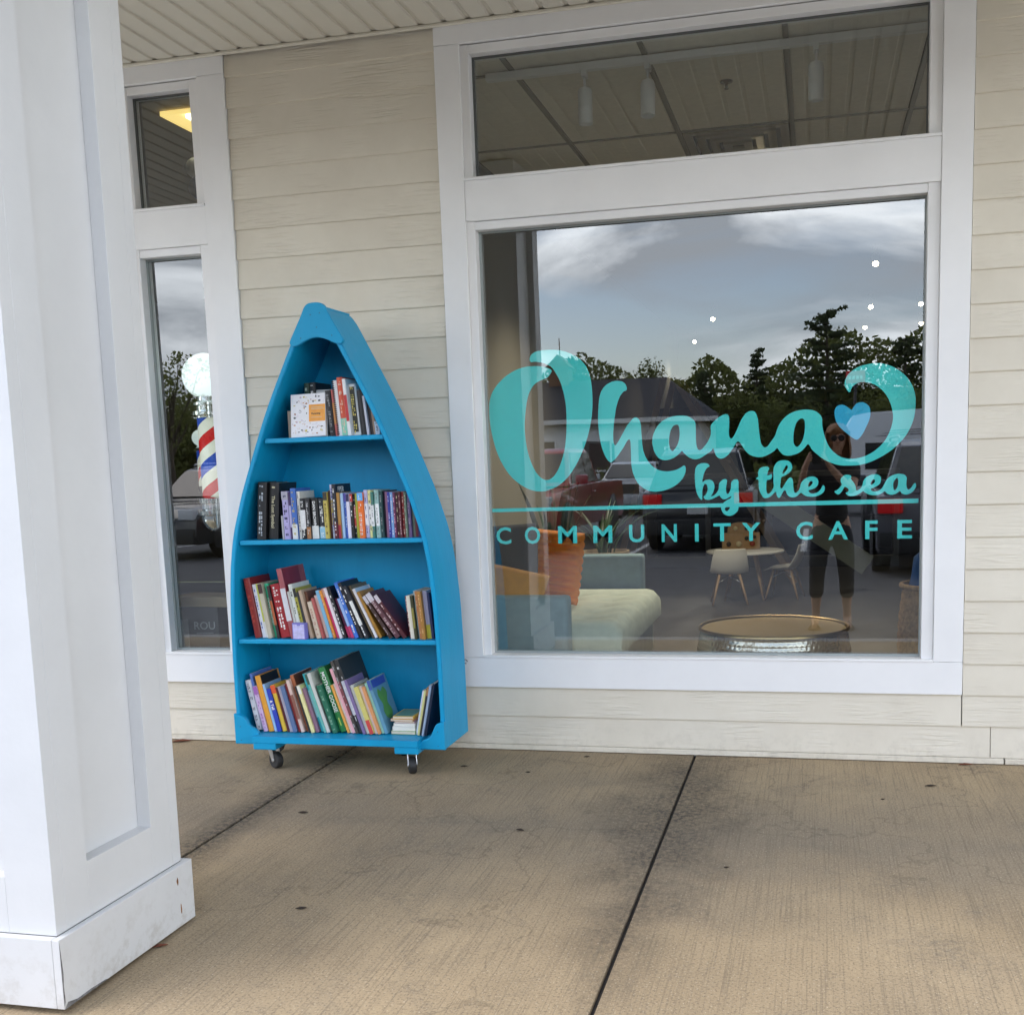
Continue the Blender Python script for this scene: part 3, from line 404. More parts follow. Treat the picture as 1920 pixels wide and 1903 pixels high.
(3, -1.9461, 0.0135, 0.2286, 17.01, 'black book with white words in the middle of the third shelf', (0.012, 0.012, 0.014), None, (0.85, 0.85, 0.82), None),
(3, -1.9284, 0.0118, 0.1767, 17.94, 'plum magenta book right of the black one with white words', (0.1, 0.01, 0.05), (0.5, 0.03, 0.12), None, None),
(3, -1.9128, 0.0135, 0.1775, 18.76, 'pale blue and magenta book on the third shelf', (0.32, 0.48, 0.78), (0.55, 0.04, 0.14), None, None),
(3, -1.8948, 0.0178, 0.2509, 19.7, 'bright blue book on the third shelf', (0.05, 0.18, 0.62), None, (0.85, 0.85, 0.82), None),
(3, -1.8684, 0.0153, 0.2518, 21.09, 'black book with white title, left of its speckled neighbour', (0.015, 0.013, 0.016), None, (0.85, 0.85, 0.82), None),
(3, -1.8457, 0.0166, 0.2381, 22.28, 'black and white speckled book on the third shelf', (0.02, 0.022, 0.03), (0.7, 0.7, 0.66), (0.85, 0.85, 0.82), None),
(3, -1.8207, 0.0079, 0.2415, 23.61, 'dark brown book left of the white leaning one', (0.14, 0.1, 0.05), None, None, None),
(3, -1.8088, 0.0125, 0.2268, 24.25, 'white leaning book with a pale blue cover', (0.78, 0.74, 0.75), None, None, None),
(3, -1.7898, 0.0133, 0.2152, 25.33, 'book with an ochre cover left of the brown volumes', (0.4, 0.2, 0.03), None, None, None),
(3, -1.7389, 0.0153, 0.21, 32.76, 'leftmost of the three leaning dark brown volumes', (0.05, 0.025, 0.02), (0.55, 0.52, 0.55), (0.5, 0.4, 0.4), None),
(3, -1.7118, 0.0232, 0.2245, 34.35, 'middle of the three leaning volumes, mauve brown', (0.11, 0.04, 0.05), (0.6, 0.57, 0.6), (0.6, 0.45, 0.45), None),
(3, -1.6801, 0.0177, 0.2177, 34.84, 'rightmost of the three leaning volumes, wine brown', (0.08, 0.012, 0.018), (0.6, 0.55, 0.58), (0.6, 0.45, 0.45), None),
(3, -1.6531, 0.009, 0.1791, 4.5, 'maroon and white thin book left of the cream one', (0.12, 0.015, 0.02), None, (0.7, 0.6, 0.6), None),
(3, -1.6437, 0.0192, 0.1813, 4.5, 'cream book with no lettering near the right of the third shelf', (0.76, 0.7, 0.58), None, None, None),
(3, -1.6239, 0.0108, 0.1835, 4.5, 'dark olive book right of the cream one', (0.05, 0.05, 0.02), (0.25, 0.22, 0.05), None, None),
(3, -1.6127, 0.0106, 0.2011, 4.5, 'pale aqua book near the right of the third shelf', (0.36, 0.55, 0.56), None, None, None),
(3, -1.6017, 0.0128, 0.2011, 4.5, 'copper orange book near the right of the third shelf', (0.45, 0.18, 0.07), None, (0.6, 0.4, 0.2), None),
(3, -1.5885, 0.0157, 0.201, 4.5, 'amber brown book near the right of the third shelf', (0.4, 0.19, 0.04), None, (0.7, 0.45, 0.2), None),
(3, -1.5722, 0.0186, 0.2009, 4.5, 'grey purple book with a yellow foot on the third shelf', (0.36, 0.34, 0.46), (0.55, 0.48, 0.05), None, None),
(3, -1.553, 0.0101, 0.1943, 4.5, 'small navy book at the right end of the third shelf', (0.02, 0.03, 0.1), None, None, None),
(4, -2.3797, 0.0274, 0.2251, 10.82, 'thick white paperback at the left end of the bottom shelf', (0.74, 0.74, 0.76), None, (0.25, 0.25, 0.28), None),
(4, -2.3488, 0.0126, 0.2551, 11.28, 'thin blue and white book right of the thick white paperback', (0.1, 0.2, 0.55), (0.75, 0.72, 0.75), None, None),
(4, -2.3348, 0.0201, 0.2027, 11.49, 'lilac picture book on the bottom shelf', (0.58, 0.42, 0.62), (0.35, 0.12, 0.42), (0.35, 0.15, 0.4), None),
(4, -2.3124, 0.0249, 0.2495, 11.83, 'golden orange picture book with a black cover', (0.72, 0.32, 0.03), None, None, None),
(4, -2.2846, 0.0107, 0.2134, 12.25, 'pale blue thin book left of the royal blue one', (0.3, 0.5, 0.75), None, None, None),
(4, -2.2726, 0.0184, 0.1926, 12.43, 'royal blue book with white lettering on the bottom shelf', (0.02, 0.05, 0.42), None, (0.85, 0.85, 0.82), '& Tell'),
(4, -2.252, 0.0236, 0.2077, 12.74, 'yellow and red flowered picture book on the bottom shelf', (0.72, 0.48, 0.05), (0.7, 0.1, 0.03), None, None),
(4, -2.2254, 0.0114, 0.2006, 13.18, 'dark maroon thin book right of the yellow flowered one', (0.09, 0.012, 0.015), None, None, None),
(4, -2.2124, 0.0145, 0.2037, 13.44, 'grey lilac thin book on the bottom shelf', (0.38, 0.34, 0.4), None, None, None),
(4, -2.1958, 0.0185, 0.2069, 13.77, 'slate blue thin book on the bottom shelf', (0.1, 0.16, 0.3), None, None, None),
(4, -2.1746, 0.0119, 0.2182, 14.19, 'deep red thin book on the bottom shelf', (0.22, 0.02, 0.02), None, None, None),
(4, -2.1608, 0.0153, 0.2346, 14.46, 'cream pink picture book on the bottom shelf', (0.7, 0.52, 0.44), (0.25, 0.1, 0.07), None, None),
(4, -2.143, 0.0161, 0.2538, 14.82, 'copper brown picture book with a brown cover', (0.42, 0.13, 0.05), None, None, None),
(4, -2.1243, 0.0111, 0.2094, 15.19, 'black thin book left of the cream yellow one', (0.02, 0.02, 0.02), None, None, None),
(4, -2.1114, 0.0156, 0.2125, 15.45, 'cream yellow book on the bottom shelf', (0.76, 0.7, 0.32), (0.74, 0.72, 0.64), None, None),
(4, -2.0934, 0.0158, 0.1999, 15.81, 'mauve thin book right of the cream yellow one', (0.26, 0.14, 0.2), None, None, None),
(4, -2.0751, 0.0153, 0.2631, 16.18, 'tall turquoise picture book on the bottom shelf', (0.03, 0.42, 0.46), (0.3, 0.66, 0.66), None, None),
(4, -2.0568, 0.0114, 0.2652, 16.54, 'sea green thin picture book right of the turquoise one', (0.14, 0.46, 0.4), (0.05, 0.1, 0.07), None, None),
(4, -2.0432, 0.0162, 0.2684, 16.82, 'pale grey picture book left of the dark green ones', (0.6, 0.6, 0.55), None, None, None),
(4, -2.0242, 0.0115, 0.2133, 17.2, 'dark green thin book right of the pale grey one', (0.03, 0.09, 0.05), None, None, None),
(4, -2.0106, 0.0216, 0.2165, 17.47, 'forest green picture book left of the lettered green one', (0.015, 0.14, 0.08), None, (0.3, 0.5, 0.35), None),
(4, -1.9852, 0.0327, 0.2922, 17.99, 'big green book with white capital lettering', (0.02, 0.2, 0.05), None, (0.85, 0.85, 0.82), 'MOTHER GOOSE'),
(4, -1.9498, 0.0102, 0.2179, 17.93, 'orange thin book right of the big green one', (0.75, 0.36, 0.07), None, None, None),
(4, -1.9387, 0.0114, 0.2232, 17.91, 'cream thin book left of the pink one', (0.72, 0.66, 0.55), None, None, None),
(4, -1.9264, 0.0156, 0.2917, 17.88, 'pink picture book on the bottom shelf', (0.78, 0.4, 0.44), None, None, None),
(4, -1.9095, 0.0137, 0.3272, 17.85, 'tallest dark crowded picture book on the bottom shelf', (0.07, 0.06, 0.05), (0.2, 0.05, 0.06), (0.4, 0.4, 0.4), None),
(4, -1.8947, 0.0212, 0.3298, 17.82, 'black and white barred picture book on the bottom shelf', (0.03, 0.03, 0.03), (0.62, 0.64, 0.7), (0.85, 0.85, 0.82), None),
(4, -1.8718, 0.0122, 0.2443, 17.77, 'purple thin book on the bottom shelf', (0.2, 0.14, 0.3), None, None, None),
(4, -1.8585, 0.0164, 0.2193, 17.74, 'grey white booklet on the bottom shelf', (0.55, 0.56, 0.5), None, None, None),
(4, -1.8408, 0.0188, 0.2119, 17.71, 'yellow and red booklet on the bottom shelf', (0.62, 0.55, 0.16), (0.6, 0.06, 0.05), None, None),
(4, -1.8205, 0.0124, 0.2148, 17.67, 'cream rose booklet on the bottom shelf', (0.72, 0.56, 0.5), None, None, None),
(4, -1.807, 0.0124, 0.2124, 17.64, 'orange booklet left of the green covered book', (0.7, 0.3, 0.12), None, None, None),
(4, -1.7936, 0.0128, 0.2277, 17.61, 'mint green booklet left of the green covered book', (0.3, 0.58, 0.46), None, None, None),
(4, -1.7797, 0.0152, 0.2392, 17.58, 'picture book with a green figure on its blue cover', (0.12, 0.3, 0.42), (0.05, 0.1, 0.35), None, None),
(4, -1.6439, 0.0111, 0.1927, -12.0, 'white edged thin book, first of those leaning against the right side', (0.62, 0.68, 0.75), None, None, None),
(4, -1.6322, 0.0108, 0.1977, -12.0, 'yellow green thin book leaning against the right side', (0.6, 0.58, 0.25), None, None, None),
(4, -1.6208, 0.0099, 0.2125, -12.0, 'black thin book leaning against the right side', (0.02, 0.02, 0.02), (0.3, 0.15, 0.06), None, None),
(4, -1.6103, 0.0099, 0.2224, -12.0, 'steel blue thin book leaning against the right side', (0.3, 0.38, 0.5), None, None, None),
(4, -1.5999, 0.0101, 0.2275, -12.0, 'dark navy thin book last against the right side', (0.02, 0.03, 0.06), None, None, None)]
LEAVES = [
(-1.878, -1.012, 0.02, 0.1, 'dark leaf on the walkway below the bookshelf dolly', 0),
(-1.473, -1.858, 0.018, 0.2, 'dark leaf on the walkway right of the column base', 0),
(-1.01, -1.09, 0.02, -0.5, 'curled dark leaf left of the long slab joint', 0),
(-0.272, -1.342, 0.009, 0.3, 'tiny dark leaf right of the long slab joint', 0),
(0.429, -0.37, 0.022, 0.0, 'dark leaf near the wall under the right siding', 0),
(-1.463, -0.322, 0.016, 0.1, 'small dark leaf right of the bookshelf castor', 0),
(-1.746, -2.162, 0.022, 0.5, 'red brown leaf tucked under the column base', 1),
(-2.976, -0.064, 0.05, 0.2, 'red brown leaf at the foot of the wall beside the bookshelf', 1),
(-1.166, -0.376, 0.011, 0.1, 'small twig-like leaf below the middle of the window', 0),
(0.242, -0.564, 0.008, 0.1, 'smallest dark leaf below the right end of the window', 0),
(0.594, -0.049, 0.028, 0.1, 'brown leaf lying against the wall foot at the right', 1),
(-2.12, -0.245, 0.018, 0.05, 'dark leaf in the shade under the bookshelf', 0),
(-0.971, -0.11, 0.014, 0.1, 'dark leaf fleck close to the wall below the window lettering', 0)]

# ================================================================== SETTING: ground
def sheet(name, x0, x1, y0, y1, z, m, kind='structure', nx=1, ny=1):
    bm = NB(); box(bm, x0, x1, y0, y1, z-.3, z); o = put(name, bm, m); tag(o, kind=kind); return o
M_asph = mat('asphalt', (.085, .085, .088), .85, var=.35, vscale=5, bump=.5, bscale=220)
M_grass = mat('rough_grass', (.07, .095, .03), .9, var=.5, vscale=.8)
M_paint = mat('road_paint', (.62, .62, .60), .7, var=.25, vscale=9)
M_kerb = mat('granite_kerb', (.33, .32, .30), .8, var=.2, vscale=12, bump=.3, bscale=120)
# walkway: a bed with one slab per bay, open joints between them
side = empty('sidewalk'); tag(side, kind='structure')
jx = [-5.229, -3.656, -2.083, -0.51, 1.063, 2.636]
for a, b in zip(jx, jx[1:]):
    bm = NB(); box(bm, a+.006, b-.006, -2.93, 0.02, -.12, 0, bev=.004, seg=2); o = put('concrete_slab', bm, M_conc, side)
bm = NB(); box(bm, -5.3, 2.7, -2.92, .02, -.3, -.012); put('joint_filler', bm, mat('joint_filler', (.035, .030, .026), .95, var=.4, vscale=30, bump=.4, bscale=100), side)
kerb = empty('kerb'); tag(kerb, kind='structure')
for i in range(5):
    bm = NB(); box(bm, -5.3+i*1.6+.004, -5.3+(i+1)*1.6-.004, -3.10, -2.936, -.3, -.006, bev=.012, seg=2); put('kerb_stone', bm, M_kerb, kerb)
bm = NB()   # car park: falls a little from the kerb, then level
prof = [(-3.10, -.17), (-5.0, -.25), (-30, -.27), (-44, -.2)]
xs = [-60, -20, 20, 60]
g = [[bm.verts.new((x, y, z)) for x in xs] for y, z in prof]
for i in range(len(prof)-1):
    for j in range(3): bm.faces.new((g[i][j], g[i+1][j], g[i+1][j+1], g[i][j+1]))
fixn(bm); o = put('car_park', bm, M_asph); tag(o, kind='structure')
lines = empty('parking_lines'); tag(lines, kind='structure')
for x in (-13.0, -10.2, -7.6, -5.0, -2.95, -0.2, 2.6, 5.3):
    bm = NB(); box(bm, x-.05, x+.05, -18.2, -13.1, -.262, -.2555+.004); put('painted_line', bm, M_paint, lines)
bm = NB(); box(bm, -400, 400, -700, -44.0, -.8, -.19); o = put('ground', bm, M_grass); tag(o, kind='structure')
bm = NB(); box(bm, -400, 400, 14, 300, -.8, -.3); o = put('ground', bm, M_grass); tag(o, kind='structure')

# ================================================================== STOREFRONT
store = empty('storefront', 'cream clapboard storefront with white trimmed windows under a porch roof', 'building', (0, 0, 0))
PIT, Z0 = .1288, .028
def board(x0, x1, z0, z1, name='siding_board'):
    bm = NB(); t_ = z1+.004
    A = [(-.0225, z0), (-.0105, z0), (-.0005, t_), (-.0115, t_)]
    cx = (x0+x1)/2
    for x in (x0, x1):
        for y, z in A: bm.verts.new((x-cx, y, z-z0))
    bm.verts.ensure_lookup_table(); v = bm.verts
    for i in range(4): bm.faces.new((v[i], v[(i+1)%4], v[4+(i+1)%4], v[4+i]))
    bm.faces.new((v[3], v[2], v[1], v[0])); bm.faces.new((v[4], v[5], v[6], v[7])); fixn(bm)
    es = [e for e in bm.edges if abs(e.verts[0].co.z) < 1e-5 and abs(e.verts[1].co.z) < 1e-5 and e.verts[0].co.y < -.02 and e.verts[1].co.y < -.02]
    bmesh.ops.bevel(bm, geom=es, offset=.0022, segments=2, affect='EDGES')
    o = put(name, bm, M_siding, store); o.location = (cx, 0, z0); return o
random.seed(5)
for k in range(24):
    z0 = Z0+PIT*k; z1 = min(z0+PIT, 3.086)
    if k == 0: spans = [(-4.6, -2.102), (-2.099, .6905), (.6935, 2.8)]
    elif k == 1: spans = [(-4.6, -2.0), (-1.997, .577), (.582, 2.8)]
    else: spans = [(-4.6, -3.170), (-2.527, -1.560), (.581, 2.8)]
    for a, b in spans: board(a, b, z0, z1)
for a, b in ((-4.6, .744), (.7495, 2.8)):
    bm = NB(); box(bm, a, b, -.027, -.004, .003, .0265, bev=.002); put('starter_strip', bm, M_siding, store)
# sheathing behind the boards, with the window openings left free
bm = NB()
for (x0, x1, z0, z1) in ((-8.0, -3.10, -.1, 4.0), (-2.66, -1.50, -.1, 4.0), (.52, 6.0, -.1, 4.0), (-3.10, -2.66, -.1, .34), (-1.50, .52, -.1, .34), (-3.10, -2.66, 3.03, 4.0), (-1.50, .52, 3.03, 4.0)):
    box(bm, x0, x1, .001, .11, z0, z1)
put('wall_core', bm, mat('sheathing', (.45, .43, .38), .9), store)
# the low strip of plinth paint under the boards on both far sides
def trimb(parent, x0, x1, z0, z1, y0=-.0275, y1=-.0006, name='trim_board', m=None, bev=.0022):
    bm = NB(); box(bm, x0, x1, y0, y1, z0, z1, bev=bev, seg=2); return put(name, bm, m or M_white, parent)
M_caulk = mat('grey_gasket', (.10, .105, .10), .6)
M_bead = mat('glazing_bead', (.30, .33, .32), .5)
def window(xl, xr, glx0, glx1, vis=True):
    """xl..xr outer trim; glx0..glx1 glass; heights are shared by both windows"""
    jl0, jl1 = xl, glx0-.036; jr0, jr1 = glx1+.047, xr
    bm = NB()   # frame proper, set back from the trim
    y0, y1 = -.012, .085
    for (a, b, c, d) in ((jl1+.0005, glx0, .425, 3.004), (glx1, jr0-.0005, .425, 3.004)):
        box(bm, a, b, y0, y1, c, d, bev=.002)
    for (c, d) in ((.40, .4345), (2.2625, 2.297), (2.4635, 2.4785), (2.9685, 3.0035)):
        box(bm, glx0+.0005, glx1-.0005, y0+.001, y1, c, d, bev=.002)
    w = put('window', bm, M_white, store)
    trimb(w, jl0, jl1, .4235, 3.0065); trimb(w, jr0, jr1, .4235, 3.0065)
    trimb(w, xl, xr, 3.0075, 3.0875, name='head_board'); trimb(w, xl, xr, .289, .4225, y0=-.0295, name='bottom_board')
    trimb(w, jl1+.001, jr0-.001, 2.298, 2.4625, y0=-.0245, name='rail')
    # sills: bottom of each light, sloping lip
    for zs in (.4235, 2.4635):
        bm = NB(); box(bm, jl1+.001, jr0-.001, -.034, -.0125, zs-.001, zs+.011, bev=.002); put('sill', bm, M_white, w)
    for (c, d) in ((.4345, 2.2625), (2.4785, 2.9685)):
        bm = NB()   # dark gasket and bead round the pane
        e = .010
        for (p, q, r_, s) in ((glx0, glx0+e, c, d), (glx1-e*.6, glx1, c, d), (glx0+e, glx1-e*.6, c, c+e), (glx0+e, glx1-e*.6, d-e*.8, d)):
            box(bm, p+.0003, q-.0003, .036, .046, r_+.0003, s-.0003)
        put('gasket', bm, M_bead if c < 1 else M_caulk, w)
        bm = NB(); box(bm, glx0+.001, glx1-.001, .0475, .0535, c+.001, d-.001)
        for f in bm.faces: f.material_index = 0 if f.calc_center_median().y < .048 else 1
        put('glass_pane', bm, [M_glass, M_clear], w)
    return w
big = window(-1.557, .578, -1.412, .4175)
sml = window(-3.168, -2.530, -3.022, -2.709)
bm = NB(); tube(bm, [(-1.530+.008*math.cos(a*.5), -.034-.004*math.sin(a*.5), .405+.010*math.sin(a*.5)) for a in range(0, 11)], .0016, 6); put('cable_hook', bm, M_dark, big)
# ---- porch: soffit boards, beam, roof
M_soff = mat('vinyl_soffit', (.58, .54, .455), .55, var=.06, vscale=3)
soff = empty('soffit'); soff.parent = store
SP = .1035; SY0, SY1 = -2.50, -.0305
def soffit_board_mesh():
    bm = NB(); P = [(0, 3.0905), (.074, 3.0905), (.0800, 3.0970), (.0965, 3.0970), (SP-.0015, 3.0915), (SP-.0015, 3.106), (0, 3.106)]
    prism(bm, P, SY0, SY1); fixn(bm); me = bpy.data.meshes.new('soffit_board'); bm.to_mesh(me); bm.free(); me.materials.append(M_soff); return me
sm = soffit_board_mesh()
x = -4.9; k = 0
while x < 2.7:
    o = bpy.data.objects.new('soffit_board', sm); o.location = (x, 0, 0); link(o, soff); x += SP
bm = NB(); box(bm, -5.0, 2.8, -.0495, -.0300, 3.0785, 3.0895, bev=.002); put('soffit_channel', bm, mat('soffit_trim', (.62, .58, .48), .5), soff)
bm = NB(); box(bm, -5.0, 2.8, -2.70, -2.505, 2.93, 3.42, bev=.004); put('beam', bm, M_white, store)
bm = NB(); box(bm, -5.1, 2.9, -2.80, .3, 3.425, 3.55); box(bm, -5.0, 2.8, -2.50, .0, 3.112, 3.13); put('porch_roof', bm, mat('roof_felt', (.08, .08, .085), .9), store)

# ---- column
colr = empty('porch_column', 'white panelled square porch column at the left edge', 'column', (-2.05, -2.26, 0)); colr.rotation_euler.x = R(-.9)
bx0, bx1, by0, by1 = -2.325, -1.775, -2.528, -1.988
def cput(name, bm, m=M_post):
    o = put(name, bm, m, colr); o.matrix_parent_inverse = Matrix.Translation((2.05, 2.26, 0)); return o
ST, TH = .132, .022
ZB, ZT = .1865, 3.086
core = .040
bm = NB(); box(bm, bx0+core, bx1-core, by0+core, by1-core, .01, ZT-.002); cput('panel_core', bm)
def face_parts(axis, sgn):
    # boards that make one face: two stiles and two rails standing proud of the core
    for part, (a, b, z0, z1) in (('stile', (0, ST, ZB, ZT)), ('stile', (1, ST, ZB, ZT)), ('rail', (2, 0, ZB, .328)), ('rail', (2, 0, 2.86, ZT))):
        bm = NB()
        lo, hi = (by0, by1) if axis == 'x' else (bx0, bx1)
        if axis == 'x': lo += core+.0002; hi -= core+.0002
        s = ST if axis == 'y' else ST-core
        p, q = (lo, lo+s) if a == 0 else ((hi-s, hi) if a == 1 else (lo+s+.0001, hi-s-.0001))
        if axis == 'x':
            x0, x1 = (bx1-core+.0002, bx1) if sgn > 0 else (bx0, bx0+core-.0002)
            box(bm, x0, x1, p, q, z0, z1, bev=.0008, seg=1)
        else:
            y0, y1 = (by1-core+.0002, by1) if sgn > 0 else (by0, by0+core-.0002)
            box(bm, p, q, y0, y1, z0, z1, bev=.0012, seg=2)
        cput(part, bm)
for ax in 'xy':
    for s in (1, -1): face_parts(ax, s)
# base boards
for (x0, x1, y0, y1) in ((bx1+.0006, bx1+.021, by0-.0212, by1+.0212), (bx0-.021, bx0-.0006, by0-.0212, by1+.0212), (bx0-.0004, bx1+.0002, by0-.0212, by0-.0006), (bx0-.0004, bx1+.0002, by1+.0006, by1+.0212)):
    bm = NB(); box(bm, x0, x1, y0, y1, .012, .1862, bev=.0025, seg=2); cput('base_board', bm)
M_rust = mat('rust_stain', (.33, .13, .025), .9, var=.6, vscale=120)
M_grime = mat('flaked_paint_grime', (.20, .19, .18), .95, var=.6, vscale=60)
def blot(pts, x, m, name):
    bm = NB(); A = [bm.verts.new((x, y, z)) for y, z in pts]; B = [bm.verts.new((x+.0005, y, z)) for y, z in pts]
    bm.faces.new(A[::-1]); bm.faces.new(B)
    for i in range(len(A)): bm.faces.new((A[i], A[(i+1)%len(A)], B[(i+1)%len(A)], B[i]))
    fixn(bm); return cput(name, bm, m)
rnd = random.Random(3)
def spot(cy, cz, ry, rz, n=11): return [(cy+ry*math.cos(2*PI*i/n)*rnd.uniform(.6, 1.1), cz+rz*math.sin(2*PI*i/n)*rnd.uniform(.6, 1.1)) for i in range(n)]
blot(spot(-2.045, .146, .0045, .012), bx1+.0212, M_rust, 'rust_stain'); blot(spot(-2.036, .060, .003, .017), bx1+.0212, M_rust, 'rust_stain')
blot(spot(-2.047, .152, .0022, .0022), bx1+.0219, mat('nail', (.16, .07, .03), .7), 'nail_head')
blot([(-2.5488, .02), (-2.5440, .03), (-2.5455, .07), (-2.5430, .10), (-2.5462, .15), (-2.5488, .18)], bx1+.0212, M_grime, 'chipped_edge')
blot([(-2.5485, .0125), (-2.50, .0125), (-2.44, .0125), (-2.38, .0127), (-2.39, .016), (-2.45, .019), (-2.50, .018), (-2.535, .026)], bx1+.0213, M_grime, 'chipped_edge')

# ================================================================== BOAT BOOKSHELF
M_blue = mat('bright_blue_paint', (.003, .318, .575), .45, spec=.35, var=.16, vscale=3.5, bump=.30, bscale=70, stretch=(1, 1, .16))
SX = -1.972
HWZ = [.115, .24, .35, .46, .57, .68, .79, .9, 1.01, 1.09, 1.19, 1.3, 1.4, 1.5, 1.6, 1.7, 1.8, 1.89, 1.924]
HWV = [.478, .477, .4765, .4755, .4725, .469, .4615, .45, .43, .407, .375, .332, .292, .25, .203, .153, .1025, .056, .030]
def hwid(z):
    if z <= HWZ[0]: return HWV[0]
    for i in range(len(HWZ)-1):
        if z <= HWZ[i+1]:
            t = (z-HWZ[i])/(HWZ[i+1]-HWZ[i]); return HWV[i]+(HWV[i+1]-HWV[i])*t
    return HWV[-1]
YF, YB = -.452, -.15
boat = empty('boat_bookshelf', 'bright blue boat-shaped bookshelf on castors against the clapboard wall', 'bookshelf', (SX, -.3, 0))
def bput(name, bm, m=M_blue, smooth=False, parent=None, angle=None):
    o = put(name, bm, m, parent or boat, smooth, angle)
    if parent is None: o.matrix_parent_inverse = Matrix.Translation((-SX, .3, 0))
    return o
outl = catmull([(w, z) for z, w in zip(HWZ, HWV)], 3, closed=False)
for s in (-1, 1):
    bm = NB(); O_, I_ = [], []
    for i, (w, z) in enumerate(outl):
        a = outl[max(i-1, 0)]; b = outl[min(i+1, len(outl)-1)]; n = Vector((b[1]-a[1], -(b[0]-a[0]))).normalized()
        O_.append((SX+s*w, z)); I_.append((SX+s*max(w-.020*n.x, .004), z-.020*n.y))
    rows = []
    for y in (YF, YB): rows.append(([bm.verts.new((x, y, z)) for x, z in O_], [bm.verts.new((x, y, z)) for x, z in I_]))
    (fo, fi), (bo, bi) = rows
    for i in range(len(O_)-1):
        bm.faces.new((fo[i], fo[i+1], bo[i+1], bo[i])); bm.faces.new((fi[i], bi[i], bi[i+1], fi[i+1]))
        bm.faces.new((fo[i], fi[i], fi[i+1], fo[i+1])); bm.faces.new((bo[i], bo[i+1], bi[i+1], bi[i]))
    bm.faces.new((fo[0], bo[0], bi[0], fi[0])); bm.faces.new((fo[-1], fi[-1], bi[-1], bo[-1])); fixn(bm)
    es = [e for e in bm.edges if abs(e.verts[0].co.y-YF) < 1e-6 and abs(e.verts[1].co.y-YF) < 1e-6 and len(e.link_faces) == 2 and any(abs(f.normal.y) > .9 for f in e.link_faces) and any(abs(f.normal.y) < .5 for f in e.link_faces)]
    bmesh.ops.bevel(bm, geom=es, offset=.003, segments=2, affect='EDGES')
    bput('side_board', bm, smooth=True, angle=35)
bm = NB(); prism(bm, [(SX+w-.004, z) for w, z in outl]+[(SX-w+.004, z) for w, z in reversed(outl)], YB+.001, YB+.012); fixn(bm); bput('back_board', bm)
bm = NB(); box(bm, SX-.028, SX+.028, YF+.004, YB-.002, 1.9245, 1.934, bev=.003, seg=2); bput('bow_board', bm)
SHZ = {1: 1.413, 2: .991, 3: .567, 4: .158}
for k in (1, 2, 3):
    z = SHZ[k]; w = hwid(z)-.0225
    bm = NB(); box(bm, SX-w, SX+w, -.436, YB-.002, z-.0195, z, bev=.004, seg=2); bput('shelf', bm)
# bottom board and the little dolly under it
bm = NB(); box(bm, SX-.455, SX+.455, -.40, YB-.002, .119, SHZ[4]-.004); bput('bottom_board', bm)
dol = NB(); prism(dol, [(-2.352, .128), (-2.352, .1565), (-1.598, .1565), (-1.598, .128)], -.505, -.22); fixn(dol)
bmesh.ops.bevel(dol, geom=list(dol.edges), offset=.003, segments=2, affect='EDGES'); bput('dolly_deck', dol)
for x0, x1 in ((-2.350, -2.245), (-1.705, -1.600)):
    bm = NB(); box(bm, x0, x1, -.503, -.20, .0985, .1272, bev=.003); bput('dolly_block', bm)
# bow cap
capo = [(-.044, 1.927), (-.022, 1.941), (.022, 1.941), (.044, 1.927), (.060, 1.896), (.088, 1.846), (.114, 1.800), (.116, 1.786), (.104, 1.776), (.078, 1.780), (.045, 1.796), (.015, 1.805), (-.015, 1.805), (-.045, 1.796), (-.078, 1.780), (-.104, 1.776), (-.116, 1.786), (-.114, 1.800), (-.088, 1.846), (-.060, 1.896)]
bm = NB(); prism(bm, [(SX+.012+x, z) for x, z in catmull(capo, 3)], YF-.018, YF-.0005); fixn(bm)
bmesh.ops.bevel(bm, geom=[e for e in bm.edges if all(abs(v.co.y-(YF-.018)) < 1e-6 for v in e.verts)], offset=.0025, segments=2, affect='EDGES')
capob = bput('bow_cap', bm, smooth=True, angle=40)
bm = NB()
for x, z in ((-.018, 1.895), (.022, 1.900), (.006, 1.845), (-.066, 1.806), (.070, 1.810)): cyl(bm, (SX+.012+x, YF-.0180, z), (SX+.012+x, YF-.0192, z), .0028, n=8)
M_scr = mat('screw_heads', (.02, .16, .27), .5); tag(bput('screw', bm, M_scr, parent=capob), kind='stuff')
# corner brackets with the ogee curve
for s in (-1, 1):
    pr = [(.0, .113), (-.112, .113), (-.112, .135), (-.100, .150), (-.078, .158), (-.058, .175), (-.044, .205), (-.030, .223), (.0, .230)]
    if s < 0: pr = [(.0, .113), (-.108, .113), (-.112, .160), (-.098, .178), (-.070, .196), (-.058, .218), (-.040, .235), (0, .245)]
    pts = pr[:2]+catmull(pr[1:], 3, closed=False)[1:]
    bm = NB(); prism(bm, [(SX+s*(.479+x), z) for x, z in pts], YF-.019, YF-.0005); fixn(bm)
    bmesh.ops.bevel(bm, geom=[e for e in bm.edges if all(abs(v.co.y-(YF-.019)) < 1e-6 for v in e.verts)], offset=.003, segments=1, affect='EDGES')
    br = bput('corner_bracket', bm)
    bm = NB()
    for z in (.130, .190): cyl(bm, (SX+s*.450, YF-.019, z), (SX+s*.450, YF-.0202, z), .0026, n=8)
    tag(bput('screw', bm, M_scr, parent=br), kind='stuff')
